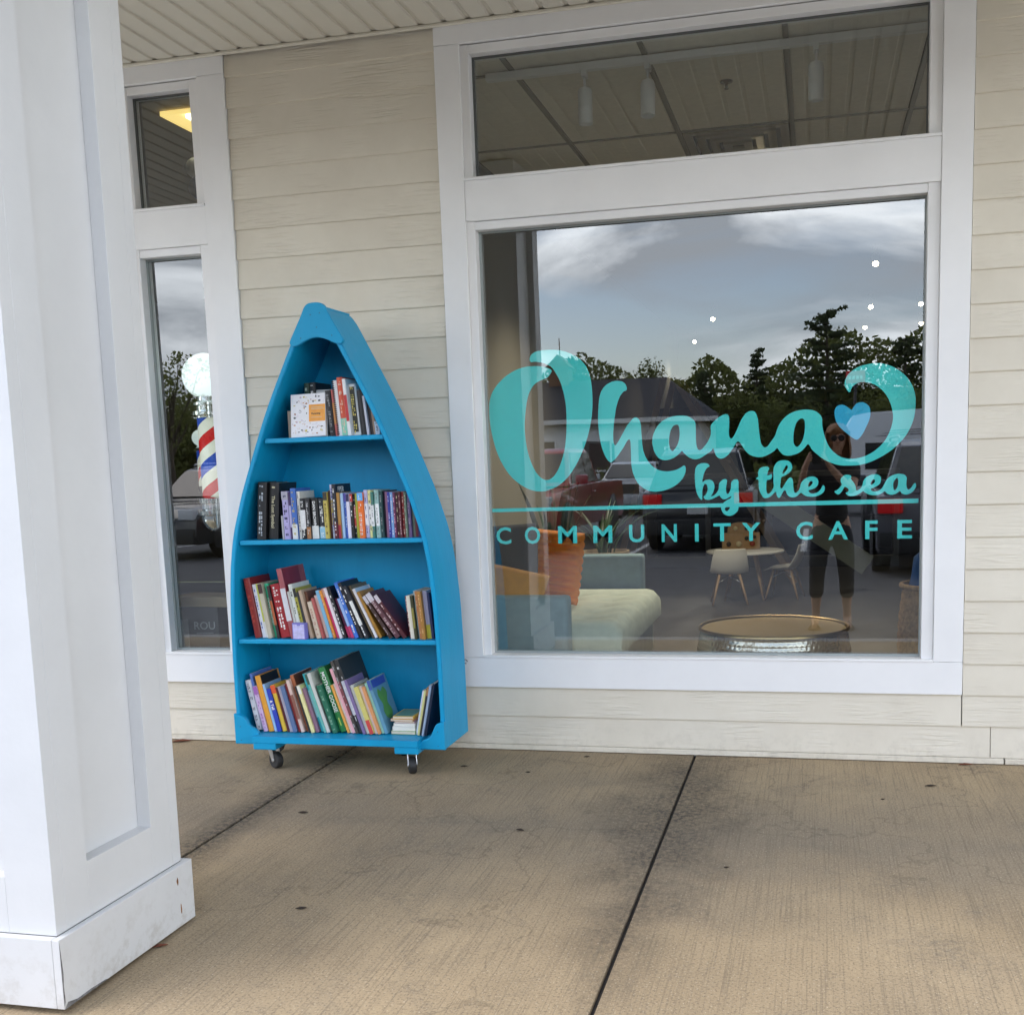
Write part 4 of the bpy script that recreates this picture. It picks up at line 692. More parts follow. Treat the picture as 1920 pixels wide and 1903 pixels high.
# castors
def castor(x, y, a, m_=None):
    M = Matrix.Translation((x, y, 0)) @ Matrix.Rotation(a, 4, 'Z')
    bm = NB(); box(bm, -.032, .032, -.026, .026, .0935, .0978, bev=.001); cyl(bm, (0, 0, .088), (0, 0, .0935), .020, n=16)
    for s in (-1, 1):
        prism(bm, [(-.016, .088), (.016, .088), (.028, .040), (.018, .032), (.008, .040)], s*.018-.0012, s*.018+.0012)
    fixn(bm); cyl(bm, (.018, -.021, .037), (.018, .021, .037), .0065, n=10)
    bmesh.ops.transform(bm, matrix=M, verts=bm.verts); f = bput('castor', bm, m_ or M_steel)
    bm = NB(); lathe(bm, [(.012, -.0155), (.031, -.0155), (.0358, -.011), (.037, 0), (.0358, .011), (.031, .0155), (.012, .0155)], 24, (.018, 0, .037), 'y'); fixn(bm)
    bmesh.ops.transform(bm, matrix=M, verts=bm.verts); bput('wheel', bm, M_rubber, smooth=True, parent=f, angle=40)
    bm = NB(); lathe(bm, [(.0001, -.0145), (.011, -.0145), (.012, -.012), (.012, .012), (.011, .0145), (.0001, .0145)], 14, (.018, 0, .037), 'y'); fixn(bm)
    bmesh.ops.transform(bm, matrix=M, verts=bm.verts); bput('hub', bm, M_steel, smooth=True, parent=f, angle=40)
castor(-2.298, -.425, R(-28)); castor(-1.660, -.425, R(-62)); castor(-2.425, -.190, R(20), M_black); castor(-1.785, -.190, R(100), M_black)  # rear castor frames coloured black in place of the shade under the shelf

# ================================================================== BOOKS
SHELFNAME = {1: 'top shelf', 2: 'second shelf', 3: 'third shelf', 4: 'bottom shelf'}
M_page = mat('book_pages', (.62, .56, .44), .85, var=.12, vscale=300, stretch=(60, 1, 1))
_colc = {}
def cmat(c, rough=.42):
    k = tuple(round(v, 3) for v in c)
    if k not in _colc: _colc[k] = mat('cover_%d' % len(_colc), c, rough, var=.12, vscale=30)
    return _colc[k]
def text_mesh(s, size, ext=.0002, off=0.0, align='CENTER', bold=False):
    cu = bpy.data.curves.new('text', 'FONT'); cu.body = s; cu.size = size; cu.extrude = ext; cu.offset = off; cu.align_x = align; cu.align_y = 'CENTER'; cu.resolution_u = 3
    ob = bpy.data.objects.new('text', cu); C.objects.link(ob); bpy.context.view_layer.update()
    me = bpy.data.meshes.new_from_object(ob.evaluated_get(bpy.context.evaluated_depsgraph_get())); bpy.data.objects.remove(ob); bpy.data.curves.remove(cu); return me
brnd = random.Random(77)
def make_book(label, X, base_z, t, h, lean, c1, band, ink, title, yf=-.405, dep=None, hard=None):
    """stands on its shelf, spine to the front; lean>0 tips its head to the left"""
    dep = dep or min(.235, max(.11, h*.70)); dep = min(dep, abs(yf-YB)-.012)
    hard = (t > .022) if hard is None else hard
    cov = .0022 if hard else .0009
    ov = .003 if hard else 0.0
    th = R(lean)
    rt = bpy.data.objects.new('book', None); rt.empty_display_size = .03; link(rt); tag(rt, label, 'book', 'books in the boat bookshelf')
    pv = X if lean >= 0 else X+t*math.cos(th)
    rt.location = (pv, yf, base_z+.0006); rt.rotation_euler = (0, -th, 0)
    x0 = 0 if lean >= 0 else -t
    m1 = cmat(c1)
    bm = NB(); rr = min(t*.22, .006)
    if hard: sp = [(0, rr*.9), (t*.12, rr*.25), (t*.5, 0), (t*.88, rr*.25), (t, rr*.9)]
    else: sp = [(0, .0012), (.0008, 0), (t*.5, -.0004), (t-.0008, 0), (t, .0012)]
    prof = [(x, y) for x, y in sp]+[(t, dep), (t-cov, dep), (t-cov, rr+cov), (cov, rr+cov), (cov, dep), (0, dep)]
    A = [bm.verts.new((x0+x, y, 0)) for x, y in prof]; B = [bm.verts.new((x0+x, y, h)) for x, y in prof]; n = len(prof)
    for i in range(n): bm.faces.new((A[i], A[(i+1)%n], B[(i+1)%n], B[i]))
    bm.faces.new(A[::-1]); bm.faces.new(B); fixn(bm)
    put('cover', bm, m1, rt)
    bm = NB(); box(bm, x0+cov+.0002, x0+t-cov-.0002, rr+cov+.0004, dep-ov-.0008, ov, h-ov); put('pages', bm, M_page, rt)
    def strip(name, xa, xb, za, zb, m, pr=.0006):
        bm = NB(); box(bm, x0+xa, x0+xb, -.0006-pr, rr*.5 if hard else .0004, za, zb); return put(name, bm, m, rt)
    def strip_group(name, rects, m, pr):
        bm = NB()
        for xa, xb, za, zb in rects: box(bm, x0+xa, x0+xb, -.0008-pr, rr*.3 if hard else .0002, za, zb)
        return put(name, bm, m, rt)
    e = t*.06+.0004
    if band:
        mode = brnd.choice((0, 1, 2))
        if 'foot' in label or 'mint' in label: mode = 0
        elif 'top' in label.split() and 'shelf' not in label.split()[-1:]: mode = 1
        if 'white book' in label or 'and white' in label or 'patch' in label: mode = 2
        if 'volume' in label or 'sky blue top' in label or 'navy top' in label: mode = 1
        za, zb = ((.0, .30) if mode == 0 else ((.82, .998) if mode == 1 else (.25, .72)))
        if 'ornate' in label and 'patch' not in label: za, zb = .06, .95; e = t*.18
        if 'white foot' in label: za, zb = .0, .33
        strip('spine_band', e*.4 if 'ornate' not in label else e, t-e*.4 if 'ornate' not in label else t-e, h*za+.0006, h*zb-.0006, cmat(band), .0003)
    if title:
        big_ = {'MOTHER GOOSE': .024, 'DAN BROWN': .017, 'The Lost Symbol': .020, '& Tell': .020, 'FOOD ALLERGY': .018}[title]
        me = text_mesh(title, min(big_, t*.95), .00015, .0004)
        o = bpy.data.objects.new('spine_title', me); me.materials.append(cmat(ink)); link(o, rt)
        zc = h*.62 if title in ('MOTHER GOOSE', 'DAN BROWN', '& Tell') else h*.48
        xs_ = [v.co.x for v in me.vertices]; L = max(xs_)-min(xs_)
        sfit = min(1.0, h*.82/L)
        o.matrix_local = Matrix.Translation((x0+t/2, -.0016, zc)) @ Matrix.Rotation(PI/2, 4, 'X') @ Matrix.Rotation(-PI/2, 4, 'Z') @ Matrix.Scale(sfit, 4)
        if title in ('MOTHER GOOSE', 'The Lost Symbol'):
            strip_group('spine_mark', [(t*.42, t*.58, h*.10, h*.22)] if title == 'MOTHER GOOSE' else [(t*.35, t*.65, h*.90, h*.93)], cmat((.45, .6, .12) if title == 'MOTHER GOOSE' else ink), .0008)
    elif ink and t > .007:
        rects = []; z = h*brnd.uniform(.90, .95); nl = 2 if t > .018 else 1
        while z > h*.08:
            L = h*brnd.uniform(.015, .075)
            for q in range(nl):
                if brnd.random() < .75:
                    ca = t*(.28+.46*q/nl); rects.append((ca, ca+t*.30/nl*brnd.uniform(.6, 1.1), max(h*.04, z-L*brnd.uniform(.6, 1)), z))
            z -= L+h*brnd.choice((.006, .008, .01, .012, .09))
        if rects: tag(strip_group('spine_print', rects, cmat(ink), .0007), kind='stuff')
    return rt
for (row, X, t, h, lean, desc, c1, band, ink, title, *ex) in BOOKS:
    yf = -.405+brnd.uniform(-.012, .014) if row != 4 else -.418+brnd.uniform(-.012, .016)
    if ex: yf = -.335
    lab = desc
    bk = make_book(lab, X, SHZ[row], t, h, lean, c1, band, ink, title, yf)
    if 'comb-bound' in desc and desc.startswith('white'):
        bm = NB()
        for i in range(26):
            z = h*.03+i*h*.94/25; box(bm, -.0045, .0035, -.006, .004, z, z+h*.018, bev=.0006)
        put('comb_binding', bm, M_black, bk)
    if desc.startswith('picture book with a green figure'):
        bm = NB(); blob = catmull([(.05, .06), (.09, .05), (.12, .08), (.10, .12), (.125, .16), (.10, .19), (.07, .175), (.045, .19), (.03, .16), (.05, .12), (.035, .09)], 3)
        A = [bm.verts.new((t+.0004, y, z)) for y, z in blob]; B = [bm.verts.new((t+.0008, y, z)) for y, z in blob]
        bm.faces.new(A[::-1]); bm.faces.new(B)
        for i in range(len(A)): bm.faces.new((A[i], A[(i+1)%len(A)], B[(i+1)%len(A)], B[i]))
        fixn(bm); put('cover_picture', bm, cmat((.10, .30, .05)), bk)
        bm = NB(); box(bm, t+.0003, t+.0006, .01, .15, h*.84, h*.98); put('cover_title', bm, cmat((.04, .08, .42)), bk)
    if desc.startswith('tall black book with white letters'):
        me = text_mesh('FPER', .030, .00015, .0006); o = bpy.data.objects.new('cover_title', me); me.materials.append(cmat((.7, .7, .68))); link(o, bk)
        o.matrix_local = Matrix.Translation((t+.0006, .055, h*.90)) @ Matrix.Rotation(PI/2, 4, 'Z') @ Matrix.Rotation(PI/2, 4, 'X')
    if desc.startswith('golden orange'):
        bm = NB(); box(bm, t+.0003, t+.0007, .006, .16, h*.55, h*.995); put('cover_picture', bm, cmat((.012, .010, .010)), bk)
    if desc.startswith('white leaning'):
        bm = NB(); box(bm, t+.0003, t+.0007, .004, .14, h*.45, h*.995); put('cover_picture', bm, cmat((.40, .56, .70)), bk)
    if desc.startswith('copper brown picture'):
        bm = NB(); box(bm, t+.0003, t+.0007, .004, .15, h*.55, h*.995); put('cover_picture', bm, cmat((.13, .035, .015)), bk)
    if desc.startswith('tall mauve'):
        bm = NB(); box(bm, t+.0003, t+.0007, .004, .16, h*.55, h*.99); put('cover_picture', bm, cmat((.20, .02, .035)), bk)

# front-facing doodle book on the top shelf
db = bpy.data.objects.new('book', None); db.empty_display_size = .03; link(db); tag(db, 'white book with food doodles and an orange title panel, cover facing out', 'book', 'books in the boat bookshelf')
db.location = (-2.122, -.418, SHZ[1]+.0008); db.rotation_euler = (R(-9), R(-1.2), 0)
DW, DH = .156, .178
bm = NB(); box(bm, 0, DW, 0, .0022, 0, DH, bev=.0008); box(bm, 0, DW, .0165, .0187, 0, DH, bev=.0008); box(bm, 0, .002, .0023, .0164, 0, DH); put('cover', bm, mat('doodle_cover_white', (.78, .77, .79), .4, var=.05, vscale=20), db)
bm = NB(); box(bm, .0024, DW-.003, .0024, .0163, .003, DH-.003); put('pages', bm, M_page, db)
bm = NB(); box(bm, .082, .1545, -.0008, -.0001, .062, .132); ttl = put('title_panel', bm, cmat((.80, .33, .03)), db)
me = text_mesh('Parenting', .0105, .0001, .0003); o = bpy.data.objects.new('title', me); me.materials.append(cmat((.05, .03, .01))); link(o, ttl); o.matrix_local = Matrix.Translation((.113, -.0011, .094)) @ Matrix.Rotation(PI/2, 4, 'X')
bm = NB(); box(bm, .092, .150, -.0011, -.0009, .112, .1145); box(bm, .092, .146, -.0011, -.0009, .119, .1215); box(bm, .092, .140, -.0011, -.0009, .078, .080); put('small_print', bm, cmat((.62, .45, .28)), ttl)
dr = random.Random(9)
for ci, cc in enumerate(((.03, .03, .03), (.55, .25, .03), (.55, .45, .08), (.55, .42, .5), (.35, .14, .06), (.1, .1, .1))):
    bm = NB(); placed = 0
    while placed < 11:
        x, z = dr.uniform(.01, DW-.012), dr.uniform(.01, DH-.012)
        if x > .072 and .055 < z < .140: continue
        placed += 1; k = dr.randint(5, 8); rx, rz = dr.uniform(.0025, .0075), dr.uniform(.002, .006); a0 = dr.uniform(0, 6.28)
        yy = -.0004-.00012*ci-placed*.000008
        if dr.random() < .5:
            A = [bm.verts.new((x+rx*math.cos(a0+2*PI*i/k)*dr.uniform(.6, 1.1), yy, z+rz*math.sin(a0+2*PI*i/k)*dr.uniform(.6, 1.1))) for i in range(k)]; bm.faces.new(A)
        else:
            for i in range(k):
                a, b = a0+4.4*i/k, a0+4.4*(i+1)/k
                bm.faces.new([bm.verts.new((x+q*rx*math.cos(w), yy, z+q*rz*math.sin(w))) for q, w in ((1, a), (1, b), (.75, b), (.75, a))])
    tag(put('doodle', bm, cmat(cc), db), kind='stuff')
# little purple box in front of the third row
pb = empty('gift_box', 'small purple box standing in front of the third shelf books', 'box', (-2.168, -.430, SHZ[3]+.0006), R(-6), None)
bm = NB(); box(bm, 0, .062, 0, .034, 0, .070, bev=.001); put('carton', bm, mat('purple_card', (.20, .19, .55), .5, var=.1, vscale=25), pb)
bm = NB(); prism(bm, [(.004, .003), (.058, .003), (.058, .064), (.042, .064), (.038, .058), (.026, .058), (.022, .064), (.004, .064)], -.0008, -.0001); fixn(bm); lab_ = put('front_print', bm, mat('lilac_print', (.52, .50, .78), .5, var=.25, vscale=60), pb)
# flat stack at the right of the bottom shelf
zst = SHZ[4]+.0006
for i, (w, t, d, c, lab, dx_) in enumerate(((.110, .0135, .15, (.25, .42, .16), 'green picture book lying flat, lowest of the small stack', 0), (.102, .0185, .14, (.72, .72, .64), 'cream paperback lying flat, second from below in the small stack', .006), (.096, .0135, .15, (.76, .75, .70), 'white paperback lying flat in the middle of the small stack', .012), (.088, .008, .13, (.45, .30, .36), 'mauve booklet lying flat in the upper part of the small stack', .018), (.102, .009, .15, (.55, .28, .14), 'orange brown booklet lying flat, second from the top of the small stack', .0), (.092, .011, .14, (.80, .48, .06), 'yellow picture book lying flat on top of the small stack', .010))):
    rt = bpy.data.objects.new('book', None); rt.empty_display_size = .03; link(rt); tag(rt, lab, 'book', 'books in the boat bookshelf')
    rt.location = (-1.766+.012+dx_, -.405, zst); rt.rotation_euler = (0, 0, R((-2, 1.5, -1, 2, -3, 1)[i]))
    cv = .0011
    bm = NB(); box(bm, 0, w, 0, d, 0, cv); box(bm, 0, w, 0, d, t-cv, t); box(bm, w-cv, w, 0, d, cv+.0001, t-cv-.0001); put('cover', bm, cmat(c), rt)
    bm = NB(); box(bm, .001, w-cv-.0003, .001, d-.001, cv+.0002, t-cv-.0002); put('pages', bm, M_page if i not in (1, 2) else mat('white_pages', (.74, .72, .64), .8, var=.08, vscale=200), rt)
    if i == 5:
        bm = NB(); box(bm, .006, w-.006, .006, d-.01, t+.0001, t+.0004); put('cover_picture', bm, cmat((.14, .28, .20)), rt)
    zst += t+.0007

# ================================================================== WINDOW LETTERING (vinyl on the inside of the pane)
M_vinyl = mat('turquoise_vinyl', (.06, .76, .74), .5, var=.04, vscale=5)
M_vinylb = mat('blue_vinyl', (.010, .46, .76), .5, var=.04, vscale=5)
decal = empty('window_lettering', 'turquoise script lettering with a small blue heart stuck on the big window', 'lettering', (-.5, .0556, .9))
def shape(name, loops, m, sub=4):
    cu = bpy.data.curves.new(name, 'CURVE'); cu.dimensions = '2D'; cu.fill_mode = 'FRONT'; cu.extrude = .0001
    for lp in loops:
        P = catmull(lp, sub) if sub > 1 else lp
        s = cu.splines.new('POLY'); s.points.add(len(P)-1); s.use_cyclic_u = True
        for q, (x, z) in zip(s.points, P): q.co = (x+.5, z-.9, 0, 1)
    ob = bpy.data.objects.new(name, cu); C.objects.link(ob); bpy.context.view_layer.update()
    me = bpy.data.meshes.new_from_object(ob.evaluated_get(bpy.context.evaluated_depsgraph_get())); bpy.data.objects.remove(ob)
    me.materials.clear(); me.materials.append(m); me.transform(Matrix.Rotation(PI/2, 4, 'X'))
    return link(bpy.data.objects.new(name, me), decal)
for k, nm in (('O', 'letter'), ('h', 'letter'), ('ana', 'joined_letters'), ('by', 'joined_letters'), ('the', 'joined_letters'), ('sea', 'joined_letters')): shape(nm, DECAL[k], M_vinyl)
shape('heart', DECAL['heart'], M_vinylb)
o_ = shape('rule_line', [[(-1.407, 1.066), (-1.058, 1.0664), (.405, 1.0664), (.405, 1.0845), (-1.407, 1.0815)]], M_vinyl, 1); o_.location.y = .0004
for ch, xa, xb in CAPS:
    me = text_mesh(ch, .108, .0001, .0022, 'LEFT'); v = [q.co for q in me.vertices]
    x0 = min(q.x for q in v); x1 = max(q.x for q in v); y0 = min(q.y for q in v); y1 = max(q.y for q in v)
    zt, zb = .9985, .9222
    for q in me.vertices: q.co = Vector(((q.co.x-x0)/(x1-x0)*(xb-xa)+xa+.5, -q.co.z, (q.co.y-y0)/(y1-y0)*(zt-zb)+zb-.9))
    me.materials.clear(); me.materials.append(M_vinyl); link(bpy.data.objects.new('letter', me), decal)

# ================================================================== fallen leaves on the walkway
M_leaf = mat('dead_leaf', (.035, .022, .014), .8, var=.4, vscale=90); M_leafr = mat('red_dead_leaf', (.16, .045, .02), .8, var=.4, vscale=90)
def leaf(x, y, s, a, label, m=M_leaf):
    bm = NB(); P = [(-1, 0), (-.5, .28), (0, .36), (.55, .22), (1, 0), (.5, -.2), (0, -.33), (-.6, -.24)]
    A = [bm.verts.new((px*s, py*s, .004+.35*s*abs(py)+.05*s*px)) for px, py in P]; c = bm.verts.new((0, 0, .002))
    for i in range(8): bm.faces.new((A[i], A[(i+1)%8], c))
    r = bmesh.ops.extrude_face_region(bm, geom=list(bm.faces)); bmesh.ops.translate(bm, vec=(0, 0, .0012), verts=[v for v in r['geom'] if isinstance(v, bmesh.types.BMVert)])
    fixn(bm); o = put('fallen_leaf', bm, m); o.location = (x, y, .0); o.rotation_euler = (0, 0, a); tag(o, label, 'leaf', 'leaf litter on the walkway')
for (x, y, s, a, l, m) in LEAVES: leaf(x, y, s, a, l, M_leafr if m else M_leaf)

# ================================================================== CAFE INTERIOR
M_cfloor = mat('polished_floor', (.075, .066, .056), .35, var=.25, vscale=1.5)
M_cwall = mat('cafe_wall', (.19, .17, .13), .8); M_cwall2 = mat('cafe_back_wall', (.16, .145, .12), .85)
M_tile = mat('ceiling_tile', (.76, .72, .63), .9, var=.08, vscale=30); M_grid = mat('ceiling_grid', (.16, .145, .115), .6); M_plen = mat('shade_dark_ceiling', (.018, .017, .016), .9)
bm = NB(); box(bm, -2.05, 5.5, .115, 12.4, -.25, -.002); o = put('cafe_floor', bm, M_cfloor); tag(o, kind='structure')
bm = NB(); box(bm, -2.15, -2.045, .108, 12.45, -.1, 3.4); o = put('party_wall', bm, M_cwall); tag(o, kind='structure')
bm = NB(); box(bm, -2.3, 5.7, 12.39, 12.6, -.1, 3.4); box(bm, 5.49, 5.6, .105, 12.45, -.1, 3.4); o = put('cafe_wall', bm, M_cwall2); tag(o, kind='structure')
ceil = empty('cafe_ceiling'); tag(ceil, kind='structure')
bm = NB(); box(bm, -2.05, 5.5, .104, 12.4, 3.115, 3.35); put('plenum', bm, M_plen, ceil)  # ceiling beyond the tiles coloured near black in place of shade
tm = NB(); box(tm, .010, .603, .010, 1.206, 3.082, 3.105, bev=.004); tme = bpy.data.meshes.new('ceiling_tile'); tm.to_mesh(tme); tm.free(); tme.materials.append(M_tile)
gx = [-1.998+i*.6215 for i in range(12)]; gy = [-.62+i*1.22 for i in range(4)]
for i, x in enumerate(gx[:-1]):
    for j, y in enumerate(gy[:-1]):
        if i == 2 and j == 2: continue
        if y < .1:
            bm = NB(); box(bm, x+.010, x+.610, .12, y+1.21, 3.082, 3.105, bev=.004); put('ceiling_tile', bm, M_tile, ceil); continue
        o = bpy.data.objects.new('ceiling_tile', tme); o.location = (x+.002, y+.005, 0); link(o, ceil)
bm = NB()
for x in gx: box(bm, x-.012, x+.012, .12, 3.04, 3.074, 3.0815)
put('grid_runner', bm, M_grid, ceil)
bm = NB()
for y in gy[1:]:
    for x in gx[:-1]: box(bm, x+.0125, x+.609, y-.010, y+.010, 3.0745, 3.0812)
put('grid_tee', bm, M_grid, ceil)
# roof slab over both shops
bm = NB(); box(bm, -8, 6, .115, 12.6, 3.32, 3.8); put('roof_slab', bm, mat('roof_felt2', (.07, .07, .07), .9), store)
# air vent (one tile of the grid)
vent = empty('ceiling_vent', 'square metal air vent set in the cafe ceiling', 'vent', (-.44, 2.12, 3.08))
bm = NB()
for k in range(4):
    r0 = .29-.07*k; z = 3.070-.006*k
    for (a, b, c, d) in ((-r0, r0, -r0, -r0+.045), (-r0, r0, r0-.045, r0), (-r0, -r0+.045, -r0+.046, r0-.046), (r0-.045, r0, -r0+.046, r0-.046)): box(bm, -.444+a, -.444+b, 2.125+c, 2.125+d, z-.002-.0006*k, z+.0135-.001*k)
o = put('diffuser', bm, mat('brushed_vent', (.42, .36, .24), .35, metal=.8), vent); o.matrix_parent_inverse = Matrix.Translation((.44, -2.12, -3.08))
spr = empty('sprinkler', 'small dark sprinkler head on the cafe ceiling', 'sprinkler', (-.429, 1.049, 3.08))
bm = NB(); lathe(bm, [(.0001, 0), (.032, 0), (.030, -.006), (.010, -.010), (.006, -.03), (.012, -.034), (.012, -.037), (.0001, -.037)], 16); fixn(bm); put('sprinkler_head', bm, mat('dark_brass', (.08, .06, .04), .4, metal=.7), spr)
# track with white lamp heads
M_lampw = mat('lamp_white', (.80, .80, .78), .45)
trk = empty('light_track', 'white ceiling track running behind the transom window', 'track', (-.5, .56, 3.06))
bm = NB(); box(bm, -1.0, 1.6, -.018, .018, -.022, .012, bev=.003); put('rail', bm, M_lampw, trk)
def head(x, y, z, tilt, label, lit=0.0, group='lamp heads in the cafe', s=1.0, yaw=0):
    h_ = empty('track_lamp', label, 'lamp', (x, y, z), yaw, group)
    bm = NB(); box(bm, -.012*s, .012*s, -.03*s, .03*s, -.028*s, 0, bev=.002); cyl(bm, (0, 0, -.028*s), (0, 0, -.075*s), .006*s, n=8); put('stem', bm, M_lampw, h_)
    bm = NB(); lathe(bm, [(.0001, 0), (.026, -.004), (.033, -.02), (.033, -.088), (.0335, -.09), (.0335, -.094), (.033, -.096), (.033, -.16), (.028, -.16), (.026, -.145), (.0001, -.145)], 20); fixn(bm)
    M = Matrix.Translation((0, 0, -.07*s)) @ Matrix.Rotation(tilt, 4, 'X') @ Matrix.Scale(s, 4); bmesh.ops.transform(bm, matrix=M, verts=bm.verts)
    put('can', bm, M_lampw, h_, True, 40)
    if lit:
        bm = NB(); lathe(bm, [(.0001, -.166), (.020, -.162), (.024, -.150)], 16); fixn(bm); bmesh.ops.transform(bm, matrix=M, verts=bm.verts)
        put('bulb', bm, mat('lit_bulb', (1, .9, .7), .5, emit=(1, .86, .62), estr=lit), h_, True)
    return h_
head(-1.034, .56, 3.038, R(2), 'leftmost white lamp head on the track behind the transom'); head(-.743, .56, 3.038, R(-8), 'second white lamp head from the left behind the transom'); head(-.005, .56, 3.038, R(3), 'rightmost white lamp head on the track behind the transom')
LITS = [(.609, 9.086, 'lit lamp deep in the cafe, level with the pine tree reflection'), (.635, 11.3, 'lit lamp at the back of the cafe just below another lit one'), (.508, 6.0, 'lit lamp nearest above the right side of the big window'), (-1.227, 9.33, 'lit lamp deep in the cafe above the middle of the window'), (-1.72, 11.9, 'lit lamp at the back left of the cafe'), (1.162, 9.1, 'upper lit lamp at the right edge of the big window'), (1.346, 11.2, 'lower lit lamp at the right edge of the big window'), (-1.124, 3.0, 'small lit lamp at the top left of the big window'), (-.369, 3.0, 'small lit lamp at the top middle of the big window')]
for x, y, l in LITS:
    hz = 2.85+.235
    hd = head(x, y, hz, R(-50), l, 12.0, s=.95 if y > 5 else .7)
    if y < 5 or x < .62:
        ld = bpy.data.lights.new('lamp_light', 'SPOT'); ld.energy = 75 if y < 5 else 15; ld.color = (1, .89, .72); ld.spot_size = R(120 if y < 5 else 95); ld.spot_blend = .8; ld.shadow_soft_size = .05
        lo = bpy.data.objects.new('lamp_light', ld); link(lo, hd); lo.location = (0, -.19, -.22); lo.rotation_euler = (0, 0, 0) if y < 5 else (R(-30), 0, 0)

# ---- sofa along the party wall, near arm towards the window
M_sofa = mat('blue_grey_fabric', (.20, .29, .31), .85, var=.12, vscale=18, bump=.25, bscale=350)
M_seat = mat('sage_fabric', (.50, .54, .43), .85, var=.12, vscale=14, bump=.25, bscale=350)
sofa = empty('sofa', 'blue grey sofa with a buttoned sage seat inside the window', 'sofa', (-1.40, 1.1, 0))
def sput(name, bm, m, smooth=False, parent=None, angle=None):
    o = put(name, bm, m, parent or sofa, smooth, angle); o.matrix_parent_inverse = Matrix.Translation((1.40, -1.1, 0)) if parent is None else Matrix(); return o
bm = NB(); box(bm, -1.93, -1.155, .40, .52, .10, .640, bev=.025, seg=3); sput('arm', bm, M_sofa, True, angle=60)
bm = NB(); box(bm, -1.93, -1.03, 1.98, 2.10, .10, .700, bev=.025, seg=3); sput('arm', bm, M_sofa, True, angle=60)
bm = NB(); box(bm, -2.02, -1.84, .525, 1.975, .10, .86, bev=.03, seg=3); sput('backrest', bm, M_sofa, True, angle=60)
bm = NB(); box(bm, -1.835, -.97, .525, 1.975, .12, .33, bev=.01, seg=2); sput('base', bm, M_seat, True, angle=40)
bm = NB(); nx, ny = 26, 44; gr = []
for j in range(ny+1):
    row = []
    for i in range(nx+1):
        x = -1.835+.915*i/nx; y = .53+1.44*j/ny; ex = min(i, nx-i)/nx; ey = min(j, ny-j)/ny
        z = .50 - .05*max(0, 1-ex*14)**2 - .05*max(0, 1-ey*20)**2
        for by_ in (.77, 1.01, 1.25, 1.49, 1.73):
            for bx_ in (-1.62, -1.38, -1.14):
                d2 = (x-bx_)**2+(y-by_)**2; z -= .040*math.exp(-d2/.0012)+.026*math.exp(-d2/.008)
            z -= .022*math.exp(-(y-by_)**2/.0008)
        row.append(bm.verts.new((x, y, z)))
    gr.append(row)
for j in range(ny):
    for i in range(nx): bm.faces.new((gr[j][i], gr[j][i+1], gr[j+1][i+1], gr[j+1][i]))
bdr = [e for e in bm.edges if len(e.link_faces) == 1]; r = bmesh.ops.extrude_edge_only(bm, edges=bdr)
for v in [q for q in r['geom'] if isinstance(q, bmesh.types.BMVert)]: v.co.z = .335
fixn(bm); sput('seat_cushion', bm, M_seat, True, angle=70)
for x, y in ((-1.85, .46), (-1.22, .46), (-1.85, 2.03), (-1.1, 2.03)):
    bm = NB(); cyl(bm, (x, y, .0), (x, y, .10), .014, .022, n=10); sput('leg', bm, mat('dark_wood', (.05, .03, .02), .5))
def pillow(label, loc, rot, w, h_, d, m, ribs=0):
    o_ = NB(); n = 54 if ribs else 22; G = {}
    for s in (-1, 1):
        for i in range(n+1):
            for j in range(n+1):
                u, v = 2*i/n-1, 2*j/n-1; e = max(0, (1-u**4)*(1-v**4)); k = 1-.10*(1-abs(u))**.5*abs(v)**3*0
                y = s*d/2*e**.42
                if ribs and 0 < i < n and 0 < j < n: y += s*(.040*abs(math.sin(ribs*PI*(v+1)/2))-.02)*e**.3
                if abs(y) < 1e-7 and s == 1 and (i, j) in G: G[(s, i, j)] = G[(i, j)]; continue
                vv = o_.verts.new((u*w/2*(1-.06*(1-v*v)*(abs(u) > .99)), y, v*h_/2)); G[(s, i, j)] = vv
                if abs(y) < 1e-7: G[(i, j)] = vv
        for i in range(n):
            for j in range(n):
                try: o_.faces.new((G[(s, i, j)], G[(s, i+1, j)], G[(s, i+1, j+1)], G[(s, i, j+1)]))
                except ValueError: pass
    fixn(o_); p = put('pillow', o_, m, None, True); p.location = loc; p.rotation_euler = rot; tag(p, label, 'pillow', 'pillows on the sofa'); return p
pillow('orange ribbed pillow standing on the sofa', (-1.43, 1.30, .70), (R(-8), R(5), R(-12)), .34, .40, .12, mat('orange_velvet', (.86, .27, .035), .8, var=.1, vscale=20, bump=.2, bscale=200), 9)
pillow('mustard yellow pillow leaning on the near sofa arm', (-1.56, .80, .600), (R(-20), R(14), R(15)), .40, .30, .12, mat('mustard_velvet', (.60, .26, .03), .8, var=.15, vscale=20, bump=.2, bscale=200))
pillow('dark navy pillow at the back of the sofa', (-1.66, 1.22, .72), (R(-6), R(-4), R(-35)), .44, .44, .12, mat('navy_velvet', (.028, .035, .055), .85))
